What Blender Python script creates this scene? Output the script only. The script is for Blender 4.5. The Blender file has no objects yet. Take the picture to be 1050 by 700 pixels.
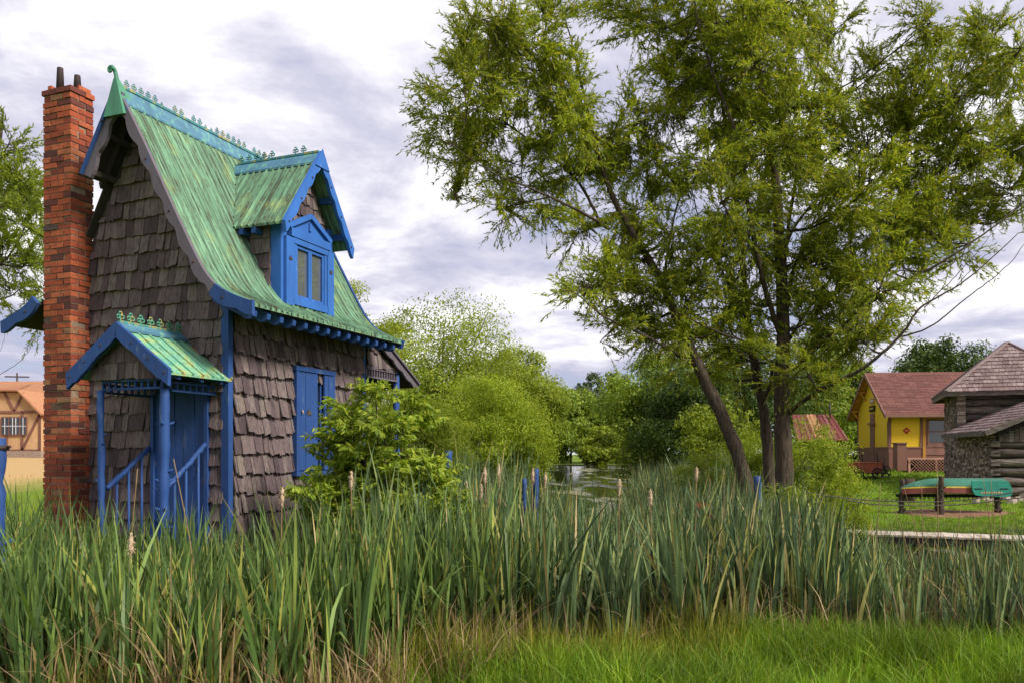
import bpy, math
import numpy as np
from mathutils import Vector, Matrix
PI = math.pi
rng = np.random.default_rng(7)
sc = bpy.context.scene
COL = sc.collection
FPX, HZ, CAMZ = 850.0, 466.0, 1.7

def wp(px, py, Y):
    return np.array([(px - 525.0) / FPX * Y, Y, CAMZ + (HZ - py) / FPX * Y])

# ------------------------------------------------------------------ mesh helpers
def norm(v):
    v = np.asarray(v, float)
    return v / np.maximum(np.linalg.norm(v, axis=-1, keepdims=True), 1e-9)

def link(name, me, mats, parent=None):
    if mats is not None:
        for m in (mats if isinstance(mats, (list, tuple)) else [mats]):
            me.materials.append(m)
    o = bpy.data.objects.new(name, me)
    COL.objects.link(o)
    if parent is not None:
        o.parent = parent
    return o

def np_mesh(name, V, F, mats, parent=None, smooth=False, mi=None):
    """V (n,3); F (m,k) all the same k"""
    V = np.asarray(V, np.float32); F = np.asarray(F, np.int32)
    m, k = F.shape
    me = bpy.data.meshes.new(name)
    me.vertices.add(len(V)); me.vertices.foreach_set('co', V.ravel())
    me.loops.add(m * k); me.loops.foreach_set('vertex_index', F.ravel())
    me.polygons.add(m)
    me.polygons.foreach_set('loop_start', np.arange(0, m * k, k, dtype=np.int32))
    me.polygons.foreach_set('loop_total', np.full(m, k, np.int32))
    if smooth: me.polygons.foreach_set('use_smooth', np.ones(m, bool))
    if mi is not None: me.polygons.foreach_set('material_index', np.asarray(mi, np.int32))
    me.update(calc_edges=True)
    return link(name, me, mats, parent)

class MB:
    def __init__(s): s.V = []; s.F = []; s.S = []; s.M = []
    def add(s, V, F, smooth=False, mat=0):
        o = len(s.V)
        s.V += [tuple(map(float, v)) for v in V]
        for f in F:
            s.F.append(tuple(int(i) + o for i in f)); s.S.append(smooth); s.M.append(mat)
    def hexa(s, c, mat=0):
        """8 corners: bottom 4 (ccw) then top 4"""
        s.add(c, [(3, 2, 1, 0), (4, 5, 6, 7), (0, 1, 5, 4), (1, 2, 6, 5), (2, 3, 7, 6), (3, 0, 4, 7)], mat=mat)
    def box(s, x0, x1, y0, y1, z0, z1, mat=0):
        s.hexa([(x0, y0, z0), (x1, y0, z0), (x1, y1, z0), (x0, y1, z0), (x0, y0, z1), (x1, y0, z1), (x1, y1, z1), (x0, y1, z1)], mat)
    def bar(s, p, q, w, h, up=(0, 0, 1), mat=0):
        p = np.array(p, float); q = np.array(q, float)
        d = norm(q - p); a = np.cross(d, up)
        if np.linalg.norm(a) < 1e-4: a = np.cross(d, (1, 0, 0))
        a = norm(a) * w / 2; b = norm(np.cross(a, d)) * h / 2
        s.hexa([p - a - b, p + a - b, q + a - b, q - a - b, p - a + b, p + a + b, q + a + b, q - a + b], mat)
    def prism(s, poly, off, mat=0):
        """poly list of 3-d points (planar), extruded by off"""
        n = len(poly); P = [np.array(p, float) for p in poly]; Q = [p + np.array(off, float) for p in P]
        s.add(P + Q, [tuple(range(n))[::-1], tuple(range(n, 2 * n))] + [(i, (i + 1) % n, n + (i + 1) % n, n + i) for i in range(n)], mat=mat)
    def strip(s, A, B, off, mat=0):
        """ribbon between polylines A and B, extruded by off (closed solid)"""
        n = len(A); off = np.array(off, float)
        A = [np.array(p, float) for p in A]; B = [np.array(p, float) for p in B]
        V = A + B + [p + off for p in A] + [p + off for p in B]
        F = []
        for i in range(n - 1):
            F += [(i, i + 1, n + i + 1, n + i), (2 * n + i, 3 * n + i, 3 * n + i + 1, 2 * n + i + 1),
                  (i, 2 * n + i, 2 * n + i + 1, i + 1), (n + i, n + i + 1, 3 * n + i + 1, 3 * n + i)]
        F += [(0, n, 3 * n, 2 * n), (n - 1, 3 * n - 1, 4 * n - 1, 2 * n - 1)]
        s.add(V, F, mat=mat)
    def tube(s, pts, rad, k=8, mat=0, cap=True):
        V, F = tube_np(pts, rad, k)
        n = len(pts)
        F = [tuple(f) for f in F]
        if cap: F += [tuple(range(k))[::-1], tuple(range((n - 1) * k, n * k))]
        s.add(V, F, True, mat)
    def build(s, name, mats, parent=None):
        me = bpy.data.meshes.new(name)
        me.from_pydata(s.V, [], s.F)
        me.polygons.foreach_set('use_smooth', s.S)
        me.polygons.foreach_set('material_index', s.M)
        me.update()
        return link(name, me, mats, parent)

def tube_np(pts, rad, k=8):
    P = np.asarray(pts, float); n = len(P)
    R = np.broadcast_to(np.asarray(rad, float), (n,))
    T = np.gradient(P, axis=0); T = norm(T)
    ref = np.array([0, 0, 1.0]) if abs(T[:, 2]).mean() < .8 else np.array([1.0, 0, 0])
    A = norm(np.cross(T, ref)); B = np.cross(T, A)
    th = np.arange(k) / k * 2 * PI
    V = P[:, None] + R[:, None, None] * (A[:, None] * np.cos(th)[None, :, None] + B[:, None] * np.sin(th)[None, :, None])
    i = np.arange(n - 1)[:, None]; j = np.arange(k)[None]
    F = np.stack([i * k + j, i * k + (j + 1) % k, (i + 1) * k + (j + 1) % k, (i + 1) * k + j], -1).reshape(-1, 4)
    return V.reshape(-1, 3), F

def cat(parts):
    Vs, Fs, o = [], [], 0
    for V, F in parts:
        Vs.append(V); Fs.append(F + o); o += len(V)
    return np.concatenate(Vs), np.concatenate(Fs)

def smooth_line(P, n):
    """Catmull-Rom resample"""
    P = np.asarray(P, float); m = len(P)
    t = np.linspace(0, m - 1, n); i = np.clip(t.astype(int), 0, m - 2); f = (t - i)[:, None]
    p0 = P[np.clip(i - 1, 0, m - 1)]; p1 = P[i]; p2 = P[i + 1]; p3 = P[np.clip(i + 2, 0, m - 1)]
    return .5 * ((2 * p1) + (p2 - p0) * f + (2 * p0 - 5 * p1 + 4 * p2 - p3) * f * f + (3 * p1 - p0 - 3 * p2 + p3) * f ** 3)

def tag(o, label=None, cat_=None, group=None, kind=None):
    if label: o['label'] = label
    if cat_: o['category'] = cat_
    if group: o['group'] = group
    if kind: o['kind'] = kind
    return o

def empty(name, loc, rz=0.0, **k):
    o = bpy.data.objects.new(name, None); COL.objects.link(o)
    o.location = [float(c) for c in loc]; o.rotation_euler = (0, 0, rz); o.empty_display_size = .2
    return tag(o, k.get('label'), k.get('cat'), k.get('group'), k.get('kind'))

# ------------------------------------------------------------------ materials
def newmat(name):
    m = bpy.data.materials.new(name); m.use_nodes = True
    nt = m.node_tree; nt.nodes.clear()
    out = nt.nodes.new('ShaderNodeOutputMaterial')
    return m, nt, out
def N(nt, t, **k):
    n = nt.nodes.new(t)
    for a, b in k.items():
        if hasattr(n, a): setattr(n, a, b)
        else: n.inputs[a.replace('_', ' ')].default_value = b
    return n
def ramp(nt, stops, interp='LINEAR'):
    n = nt.nodes.new('ShaderNodeValToRGB'); n.color_ramp.interpolation = interp
    e = n.color_ramp.elements
    while len(e) > 1: e.remove(e[0])
    e[0].position = stops[0][0]; e[0].color = (*stops[0][1], 1)
    for p, c in stops[1:]:
        x = e.new(p); x.color = (*c, 1)
    return n
def mixc(nt, fac, a, b, mode='MIX'):
    n = nt.nodes.new('ShaderNodeMix'); n.data_type = 'RGBA'; n.blend_type = mode
    L = nt.links
    for i, v in ((0, fac), (6, a), (7, b)):
        if hasattr(v, 'is_linked'): L.new(v, n.inputs[i])
        else: n.inputs[i].default_value = v if i == 0 else (*v, 1)
    return n.outputs[2]
def coords(nt, scale=(1, 1, 1), which='Object'):
    tc = nt.nodes.new('ShaderNodeTexCoord'); mp = nt.nodes.new('ShaderNodeMapping')
    mp.inputs['Scale'].default_value = scale
    nt.links.new(tc.outputs[which], mp.inputs['Vector'])
    return mp.outputs[0]
def noise(nt, vec, scale=5, detail=4, rough=.55, dist=0):
    n = nt.nodes.new('ShaderNodeTexNoise')
    n.inputs['Scale'].default_value = scale; n.inputs['Detail'].default_value = detail
    n.inputs['Roughness'].default_value = rough; n.inputs['Distortion'].default_value = dist
    if vec is not None: nt.links.new(vec, n.inputs['Vector'])
    return n.outputs[0]
def bump(nt, h, strength=.4, dist=.02):
    b = nt.nodes.new('ShaderNodeBump'); b.inputs['Strength'].default_value = strength; b.inputs['Distance'].default_value = dist
    nt.links.new(h, b.inputs['Height']); return b.outputs[0]
def principled(nt, out, col, rough=.8, normal=None, metal=0, spec=.3):
    p = nt.nodes.new('ShaderNodeBsdfPrincipled')
    if hasattr(col, 'is_linked'): nt.links.new(col, p.inputs['Base Color'])
    else: p.inputs['Base Color'].default_value = (*col, 1)
    if hasattr(rough, 'is_linked'): nt.links.new(rough, p.inputs['Roughness'])
    else: p.inputs['Roughness'].default_value = rough
    p.inputs['Metallic'].default_value = metal
    p.inputs['Specular IOR Level'].default_value = spec
    if normal is not None: nt.links.new(normal, p.inputs['Normal'])
    nt.links.new(p.outputs[0], out.inputs[0]); return p

def m_var(name, stops, rough=.85, nscale=8, ncol=None, nfac=.35, stretch=(1, 1, 1), bstr=.4, bdist=.01, spec=.25, metal=0):
    """random tone per island, with stretched grain over it"""
    m, nt, out = newmat(name)
    g = nt.nodes.new('ShaderNodeNewGeometry')
    r = ramp(nt, stops); nt.links.new(g.outputs['Random Per Island'], r.inputs[0])
    v = coords(nt, stretch); nz = noise(nt, v, nscale, 6, .65)
    rr = ramp(nt, [(.35, (0, 0, 0)), (.7, (1, 1, 1))]); nt.links.new(nz, rr.inputs[0])
    mm = nt.nodes.new('ShaderNodeMath'); mm.operation = 'MULTIPLY'; mm.inputs[1].default_value = nfac
    nt.links.new(rr.outputs[0], mm.inputs[0])
    c = mixc(nt, mm.outputs[0], r.outputs[0], ncol if ncol else stops[0][1])
    principled(nt, out, c, rough, bump(nt, nz, bstr, bdist), metal, spec)
    return m

def m_paint(name, base, worn, rough=.55, wear=.62, scale=9, stretch=(1, 1, .35)):
    m, nt, out = newmat(name)
    v = coords(nt, stretch); n1 = noise(nt, v, scale, 8, .7); n2 = noise(nt, v, scale * .25, 3)
    r = ramp(nt, [(wear, (0, 0, 0)), (wear + .09, (1, 1, 1))]); nt.links.new(n1, r.inputs[0])
    dk = tuple(c * .52 for c in base)
    c = mixc(nt, n2, dk, tuple(min(1, c * 1.4) for c in base))
    nd = noise(nt, coords(nt, (1.4, 1.4, .25)), 6, 6, .75); rd = ramp(nt, [(.52, (0, 0, 0)), (.72, (.6, .6, .6))]); nt.links.new(nd, rd.inputs[0])
    c = mixc(nt, rd.outputs[0], c, tuple(.35 * x + .012 for x in base))
    c = mixc(nt, r.outputs[0], c, worn)
    principled(nt, out, c, rough, bump(nt, n1, .35, .008), 0, .35)
    return m

def m_leaf(name, stops, nscale=.35, trans=.35, lo=.75, hi=1.25, rough=.6):
    m, nt, out = newmat(name)
    g = nt.nodes.new('ShaderNodeNewGeometry')
    r = ramp(nt, stops); nt.links.new(g.outputs['Random Per Island'], r.inputs[0])
    nz = noise(nt, coords(nt), nscale, 2)
    mr = nt.nodes.new('ShaderNodeMapRange'); mr.inputs[1].default_value = .35; mr.inputs[2].default_value = .65
    mr.inputs[3].default_value = lo; mr.inputs[4].default_value = hi
    nt.links.new(nz, mr.inputs[0])
    vm = nt.nodes.new('ShaderNodeVectorMath'); vm.operation = 'SCALE'
    nt.links.new(r.outputs[0], vm.inputs[0]); nt.links.new(mr.outputs[0], vm.inputs['Scale'])
    p = nt.nodes.new('ShaderNodeBsdfPrincipled'); p.inputs['Roughness'].default_value = rough
    p.inputs['Specular IOR Level'].default_value = .25
    nt.links.new(vm.outputs[0], p.inputs['Base Color'])
    t = nt.nodes.new('ShaderNodeBsdfTranslucent')
    tm = mixc(nt, 1.0, vm.outputs[0], (1.25, 1.2, .55), 'MULTIPLY'); nt.links.new(tm, t.inputs[0])
    mx = nt.nodes.new('ShaderNodeMixShader'); mx.inputs[0].default_value = trans
    nt.links.new(p.outputs[0], mx.inputs[1]); nt.links.new(t.outputs[0], mx.inputs[2])
    nt.links.new(mx.outputs[0], out.inputs[0])
    return m

M = {}
M['blue'] = m_paint('blue_paint', (.018, .062, .215), (.080, .125, .22), .7, .60)
M['blue_dormer'] = m_paint('bright_blue_paint', (.03, .125, .42), (.17, .27, .42), .65, .62)
M['barge'] = m_paint('weathered_barge_paint', (.125, .105, .130), (.03, .09, .30), .75, .60, 5)
M['teal'] = m_paint('teal_blue_paint', (.07, .18, .27), (.12, .30, .24), .65, .52, 14)
M['shingle'] = m_var('cedar_shingle', [(0, (.076, .054, .058)), (.3, (.142, .104, .108)), (.7, (.205, .155, .150)), (.94, (.235, .195, .18)), (1, (.25, .20, .17))],
                     .9, 16, (.040, .030, .033), .8, (3.2, 3.2, .4), 1.0, .02)
M['wood_dark'] = m_var('old_wood', [(0, (.05, .04, .038)), (1, (.09, .072, .066))], .9, 10, (.03, .024, .02), .5, (1, 1, .3))
M['brick'] = m_var('red_brick', [(0, (.085, .032, .030)), (.14, (.15, .042, .030)), (.30, (.26, .055, .028)), (.6, (.40, .085, .034)), (.88, (.48, .13, .055)), (.965, (.30, .17, .09)), (1, (.07, .05, .055))],
                   .85, 22, (.06, .03, .03), .55, (1, 1, 1), .6, .01)
M['mortar'] = m_var('mortar', [(0, (.30, .22, .16)), (1, (.30, .22, .16))], .95, 20, (.10, .07, .05), .7)
M['iron'] = m_paint('rusty_iron', (.035, .022, .022), (.12, .045, .02), .7, .55, 12)

def m_copper(nm='verdigris_roof', sw=False):
    m, nt, out = newmat(nm)
    v = coords(nt, (11, .45, .45) if sw else (.45, 11, .45)); n1 = noise(nt, v, 1.8, 9, .78)
    v2 = coords(nt, (1.3, 2.2, 1.3)); n2 = noise(nt, v2, 1.6, 5, .6)
    v3 = coords(nt, (10, .9, .9) if sw else (.9, 10, .9)); n3 = noise(nt, v3, 3.1, 9, .85)
    r = ramp(nt, [(.37, (.052, .070, .045)), (.45, (.095, .18, .115)), (.54, (.155, .31, .195)), (.70, (.29, .45, .29))]); nt.links.new(n1, r.inputs[0])
    r2 = ramp(nt, [(.55, (0, 0, 0)), (.8, (1, 1, 1))]); nt.links.new(n2, r2.inputs[0])
    c = mixc(nt, r2.outputs[0], r.outputs[0], (.30, .36, .13))
    r3 = ramp(nt, [(.49, (0, 0, 0)), (.60, (1, 1, 1))]); nt.links.new(n3, r3.inputs[0])
    c = mixc(nt, r3.outputs[0], c, (.062, .055, .036))
    principled(nt, out, c, .75, bump(nt, n1, .4, .012), 0, .22)
    return m
M['copper'] = m_copper(); M['copper_dormer'] = m_copper('verdigris_dormer_roof', True)
def m_porch_roof():
    m, nt, out = newmat('patched_verdigris_roof')
    v2 = coords(nt, (1, 1, 1)); n2 = noise(nt, v2, 6, 6, .65)
    v3 = coords(nt, (3, 3, 3)); n3 = noise(nt, v3, 6, 8, .8)
    r = ramp(nt, [(.3, (.09, .30, .26)), (.5, (.17, .38, .24)), (.58, (.27, .40, .18)), (.66, (.36, .22, .05)), (.8, (.14, .32, .22))]); nt.links.new(n2, r.inputs[0])
    r3 = ramp(nt, [(.54, (0, 0, 0)), (.66, (1, 1, 1))]); nt.links.new(n3, r3.inputs[0])
    c = mixc(nt, r3.outputs[0], r.outputs[0], (.05, .05, .035))
    principled(nt, out, c, .8, bump(nt, n3, .4, .01), 0, .2)
    return m
M['copper_patch'] = m_porch_roof()
M['finial_green'] = m_paint('finial_green', (.08, .27, .17), (.05, .14, .10), .6, .62, 6)
M['crest'] = m_paint('crest_paint', (.06, .22, .24), (.35, .30, .08), .6, .52, 14)

def m_glass(name, tint=(.02, .025, .03), metal=0):
    m, nt, out = newmat(name)
    nz = noise(nt, coords(nt), 1.5, 2)
    principled(nt, out, tint, .04, bump(nt, nz, .08, .02), metal, .9)
    return m
M['mirror_glass'] = m_glass('old_reflecting_glass', (.42, .45, .48), .8)
M['glass'] = m_glass('window_glass')
M['curtain'] = m_paint('pale_curtain', (.5, .5, .52), (.4, .4, .45), .9, .6)

M['bark'] = m_var('bark', [(0, (.105, .078, .055)), (1, (.145, .108, .078))], .95, 7, (.022, .016, .012), .95, (4, 4, .6), 1.0, .08)
M['willow_leaf'] = m_leaf('willow_leaf', [(0, (.11, .16, .014)), (.45, (.215, .28, .022)), (.85, (.33, .37, .036)), (1, (.44, .36, .05))], .45, .5, .7, 1.4)
M['pale_leaf'] = m_leaf('pale_leaf', [(0, (.13, .19, .02)), (.6, (.23, .30, .03)), (1, (.36, .38, .05))], .5, .5)
M['bush_leaf'] = m_leaf('bush_leaf', [(0, (.10, .16, .012)), (.5, (.20, .29, .02)), (1, (.36, .40, .04))], 1.2, .4)
M['shrub_leaf'] = m_leaf('shrub_leaf', [(0, (.13, .20, .012)), (.5, (.24, .33, .018)), (1, (.38, .42, .035))], .8, .45)
M['mid_leaf'] = m_leaf('mid_leaf', [(0, (.10, .165, .018)), (.6, (.19, .265, .028)), (1, (.29, .35, .04))], .25, .4)
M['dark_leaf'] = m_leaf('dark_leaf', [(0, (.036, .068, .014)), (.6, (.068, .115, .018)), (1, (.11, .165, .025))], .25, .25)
M['hazed_leaf'] = m_leaf('hazed_leaf', [(0, (.06, .085, .04)), (.6, (.085, .115, .055)), (1, (.12, .15, .07))], .2, .2)  # distance haze put into the leaf colour as a greyer green
M['gold_leaf'] = m_leaf('gold_leaf', [(0, (.13, .19, .016)), (.5, (.22, .29, .022)), (1, (.34, .38, .04))], .3, .45)
M['red_leaf'] = m_leaf('red_leaf', [(0, (.28, .03, .02)), (1, (.42, .10, .03))], 1, .3)
M['reed'] = m_leaf('reed_leaf', [(0, (.034, .060, .028)), (.35, (.072, .116, .050)), (.7, (.128, .188, .080)), (.86, (.22, .28, .11)), (.93, (.36, .35, .10)), (1, (.42, .31, .17))], .6, .22, .75, 1.25, .45)
M['reed_green'] = m_leaf('reed_green', [(0, (.036, .070, .020)), (.5, (.080, .135, .036)), (.86, (.17, .25, .06)), (.94, (.34, .34, .07)), (1, (.38, .27, .12))], .6, .22, .75, 1.25, .45)
M['dry'] = m_leaf('dry_stem', [(0, (.12, .075, .035)), (.6, (.25, .17, .085)), (1, (.42, .31, .17))], 2, .15)
M['yellow_blade'] = m_leaf('yellow_blade', [(0, (.5, .45, .05)), (1, (.6, .52, .1))], 2, .2)
M['grass'] = m_leaf('grass_blade', [(0, (.085, .17, .010)), (.6, (.16, .28, .014)), (.95, (.26, .35, .03)), (1, (.38, .32, .12))], 1.3, .35, .55, 1.25)
M['weed'] = m_leaf('weed_leaf', [(0, (.12, .15, .015)), (.6, (.20, .22, .02)), (1, (.32, .27, .05))], 2, .3)
M['cat_head'] = m_var('cattail_fluff', [(0, (.42, .29, .17)), (1, (.62, .50, .35))], .95, 30, (.2, .11, .06), .6)

# ------------------------------------------------------------------ terrain
TY = np.array([0, 5, 7, 9, 12, 16, 18.5, 21, 27, 33, 40, 47, 60, 100, 150, 170, 210, 4000], float)
PL = np.array([0, -.1, -.15, 0, .2, .45, .53, .62, .85, 1.02, 1.22, 1.42, 1.65, 1.9, 2, 2, 2.1, 4])
PB = np.array([0, -.05, -.1, -.25, -.3, -.25, -.2, -.15, -.1, 0, .1, .15, .2, .3, .4, .5, .9, 4])
PC = np.array([0, 0, -.08, -.32, -.55, -.75, -.8, -.8, -.8, -.8, -.8, -.8, -.8, -.8, -.8, -.1, .5, 4])
PR = np.array([0, 0, -.02, -.12, -.35, -.5, -.5, -.25, -.12, .12, .5, .85, 1.05, 1.3, 1.5, 1.5, 1.7, 4])
KA = np.array([-.42, -.26, 0.0, .055, .16, .34])
def hgt(x, y):
    x = np.asarray(x, float); y = np.asarray(y, float)
    yy = np.maximum(y, 0); a = x / np.maximum(yy, .5)
    P = np.stack([np.interp(yy, TY, p) for p in (PL, PB, PB, PC, PC, PR)], -1)
    a = np.clip(a, KA[0], KA[-1] - 1e-6)
    i = np.clip(np.searchsorted(KA, a, side='right') - 1, 0, len(KA) - 2)
    f = (a - KA[i]) / (KA[i + 1] - KA[i]); f = f * f * (3 - 2 * f)
    P0 = np.take_along_axis(P, i[..., None], -1)[..., 0]; P1 = np.take_along_axis(P, (i + 1)[..., None], -1)[..., 0]
    h = P0 * (1 - f) + P1 * f
    return h + .03 * np.sin(x * 1.7 + 1) * np.sin(y * 1.3) * np.clip(yy / 5, 0, 1)

def build_ground():
    rad = np.concatenate([np.linspace(.5, 12, 36), np.geomspace(12.4, 60, 70), np.geomspace(63, 4000, 50)])
    th = np.radians(np.concatenate([np.arange(-66, 66, .75), np.arange(66, 294, 6)]))
    n, k = len(rad), len(th)
    X = rad[:, None] * np.sin(th)[None]; Y = rad[:, None] * np.cos(th)[None]
    V = np.stack([X, Y, hgt(X, Y)], -1).reshape(-1, 3)
    V = np.concatenate([V, [[0, 0, 0]]])
    i = np.arange(n - 1)[:, None]; j = np.arange(k)[None]
    F = np.stack([i * k + j, (i + 1) * k + j, (i + 1) * k + (j + 1) % k, i * k + (j + 1) % k], -1).reshape(-1, 4)
    me = bpy.data.meshes.new('ground')
    fl = [tuple(f) for f in F] + [(n * k, jj, (jj + 1) % k) for jj in range(k)]
    me.from_pydata(V.tolist(), [], fl); me.polygons.foreach_set('use_smooth', [True] * len(fl)); me.update()
    m, nt, out = newmat('meadow')
    geo = nt.nodes.new('ShaderNodeNewGeometry')
    n1 = noise(nt, geo.outputs['Position'], .45, 6, .7); n2 = noise(nt, geo.outputs['Position'], 14, 6, .7); n3 = noise(nt, geo.outputs['Position'], .12, 3)
    g = ramp(nt, [(.3, (.075, .13, .010)), (.5, (.12, .20, .013)), (.7, (.18, .255, .02))]); nt.links.new(n1, g.inputs[0])
    g2 = ramp(nt, [(.3, (.045, .08, .01)), (.7, (.2, .26, .03))]); nt.links.new(n2, g2.inputs[0])
    c = mixc(nt, .45, g.outputs[0], g2.outputs[0])
    # dry field on the left
    sx = nt.nodes.new('ShaderNodeSeparateXYZ'); nt.links.new(geo.outputs['Position'], sx.inputs[0])
    def mr(src, a, b):
        q = nt.nodes.new('ShaderNodeMapRange'); q.inputs[1].default_value = a; q.inputs[2].default_value = b
        nt.links.new(src, q.inputs[0]); return q.outputs[0]
    ad = nt.nodes.new('ShaderNodeMath'); ad.operation = 'MULTIPLY_ADD'; ad.inputs[1].default_value = 8; nt.links.new(n1, ad.inputs[0]); nt.links.new(sx.outputs[0], ad.inputs[2])
    mx = mr(ad.outputs[0], -9, -13)
    ad2 = nt.nodes.new('ShaderNodeMath'); ad2.operation = 'MULTIPLY_ADD'; ad2.inputs[1].default_value = 9; nt.links.new(n1, ad2.inputs[0]); nt.links.new(sx.outputs[1], ad2.inputs[2])
    my = mr(ad2.outputs[0], 22, 28)
    pr = nt.nodes.new('ShaderNodeMath'); pr.operation = 'MULTIPLY'; nt.links.new(mx, pr.inputs[0]); nt.links.new(my, pr.inputs[1])
    dryc = mixc(nt, n2, (.34, .22, .09), (.50, .34, .16))
    c = mixc(nt, pr.outputs[0], c, dryc)
    # wet mud near and under the water level
    low = mr(sx.outputs[2], -.16, -.26)
    c = mixc(nt, low, c, (.035, .038, .016))
    principled(nt, out, c, .95, bump(nt, n2, .6, .04), 0, .1)
    return tag(link('ground', me, m), kind='structure')
build_ground()

def build_water():
    mb = MB()
    mb.add([(-12, 9, -.42), (9.5, 9, -.42), (60, 175, -.42), (-40, 175, -.42)], [(0, 1, 2, 3)])
    m, nt, out = newmat('pond_water')
    geo = nt.nodes.new('ShaderNodeNewGeometry')
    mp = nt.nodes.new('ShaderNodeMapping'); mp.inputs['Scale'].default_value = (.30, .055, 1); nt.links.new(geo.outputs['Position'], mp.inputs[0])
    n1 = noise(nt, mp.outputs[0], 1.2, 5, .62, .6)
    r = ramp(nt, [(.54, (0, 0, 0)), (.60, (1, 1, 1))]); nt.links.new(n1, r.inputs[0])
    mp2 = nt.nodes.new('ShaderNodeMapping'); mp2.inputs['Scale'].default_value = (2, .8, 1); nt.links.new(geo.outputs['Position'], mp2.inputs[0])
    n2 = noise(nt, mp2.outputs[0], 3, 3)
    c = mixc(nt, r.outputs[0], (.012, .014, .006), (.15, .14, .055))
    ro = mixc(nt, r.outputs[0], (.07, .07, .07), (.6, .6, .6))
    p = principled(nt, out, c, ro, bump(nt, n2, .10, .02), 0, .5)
    o = mb.build('pond_water', m); tag(o, kind='structure')
build_water()

# ------------------------------------------------------------------ sky, sun, camera
SUN_DIR = norm(np.array([.80, -.50, .82]))          # towards the sun
def build_world():
    w = bpy.data.worlds.new('World'); sc.world = w; w.use_nodes = True
    nt = w.node_tree; nt.nodes.clear()
    out = nt.nodes.new('ShaderNodeOutputWorld')
    sky = nt.nodes.new('ShaderNodeTexSky'); sky.sky_type = 'NISHITA'; sky.sun_disc = False
    sky.sun_elevation = math.asin(SUN_DIR[2]); sky.sun_rotation = math.atan2(SUN_DIR[0], SUN_DIR[1])
    b1 = nt.nodes.new('ShaderNodeBackground'); b1.inputs[1].default_value = .10
    nt.links.new(sky.outputs[0], b1.inputs[0])
    tc = nt.nodes.new('ShaderNodeTexCoord')
    sp = nt.nodes.new('ShaderNodeSeparateXYZ'); nt.links.new(tc.outputs['Generated'], sp.inputs[0])
    zz = nt.nodes.new('ShaderNodeMath'); zz.operation = 'MAXIMUM'; zz.inputs[1].default_value = 0; nt.links.new(sp.outputs[2], zz.inputs[0])
    za = nt.nodes.new('ShaderNodeMath'); za.operation = 'ADD'; za.inputs[1].default_value = .16; nt.links.new(zz.outputs[0], za.inputs[0])
    dv = nt.nodes.new('ShaderNodeVectorMath'); dv.operation = 'DIVIDE'
    cz = nt.nodes.new('ShaderNodeCombineXYZ')
    for i in range(3): nt.links.new(za.outputs[0], cz.inputs[i])
    nt.links.new(tc.outputs['Generated'], dv.inputs[0]); nt.links.new(cz.outputs[0], dv.inputs[1])
    mp = nt.nodes.new('ShaderNodeMapping'); mp.inputs['Location'].default_value = SKY_OFF; mp.inputs['Scale'].default_value = (.95, .95, 0)
    nt.links.new(dv.outputs[0], mp.inputs[0])
    n1 = noise(nt, mp.outputs[0], 1.9, 9, .60, .25)
    n2 = noise(nt, mp.outputs[0], .62, 3, .5, .2)
    ad = nt.nodes.new('ShaderNodeMath'); ad.operation = 'ADD'; nt.links.new(n1, ad.inputs[0]); nt.links.new(n2, ad.inputs[1])
    hf = nt.nodes.new('ShaderNodeMath'); hf.operation = 'MULTIPLY'; hf.inputs[1].default_value = .5; nt.links.new(ad.outputs[0], hf.inputs[0])
    r = ramp(nt, [(.40, (.36, .39, .56)), (.445, (.45, .46, .60)), (.49, (.60, .59, .70)), (.535, (.83, .82, .88)), (.60, (1.0, .98, .97))])
    nt.links.new(hf.outputs[0], r.inputs[0])
    b2 = nt.nodes.new('ShaderNodeBackground'); b2.inputs[1].default_value = SKY_CLOUD
    nt.links.new(r.outputs[0], b2.inputs[0])
    rc = ramp(nt, [(.33, (.35, .35, .35)), (.44, (1, 1, 1))]); nt.links.new(hf.outputs[0], rc.inputs[0])
    mx = nt.nodes.new('ShaderNodeMixShader'); nt.links.new(rc.outputs[0], mx.inputs[0])
    nt.links.new(b1.outputs[0], mx.inputs[1]); nt.links.new(b2.outputs[0], mx.inputs[2])
    nt.links.new(mx.outputs[0], out.inputs[0])
SKY_OFF = (3.1, 1.7, 0); SKY_CLOUD = .80
build_world()
sl = bpy.data.lights.new('sun', 'SUN'); sl.energy = 3.8; sl.angle = math.radians(14); sl.color = (1, .93, .82)
so = bpy.data.objects.new('sun', sl); COL.objects.link(so)
so.rotation_euler = Vector(-SUN_DIR).to_track_quat('-Z', 'Y').to_euler(); so.location = (20, -10, 30)
cam = bpy.data.cameras.new('camera'); co = bpy.data.objects.new('camera', cam); COL.objects.link(co)
cam.sensor_width = 36; cam.lens = 36 * FPX / 1050; cam.shift_y = (HZ - 350) / 1050
cam.clip_start = .05; cam.clip_end = 8000
co.location = (0, 0, CAMZ); co.rotation_euler = (PI / 2, 0, 0); sc.camera = co
sc.view_settings.view_transform = 'Standard'; sc.view_settings.look = 'None'; sc.view_settings.gamma = 1; sc.view_settings.exposure = 0.62
sc.render.engine = 'CYCLES'; sc.cycles.max_bounces = 4; sc.cycles.diffuse_bounces = 2; sc.cycles.glossy_bounces = 2
sc.cycles.transmission_bounces = 3; sc.cycles.transparent_max_bounces = 4; sc.cycles.caustics_reflective = False; sc.cycles.caustics_refractive = False
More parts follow.
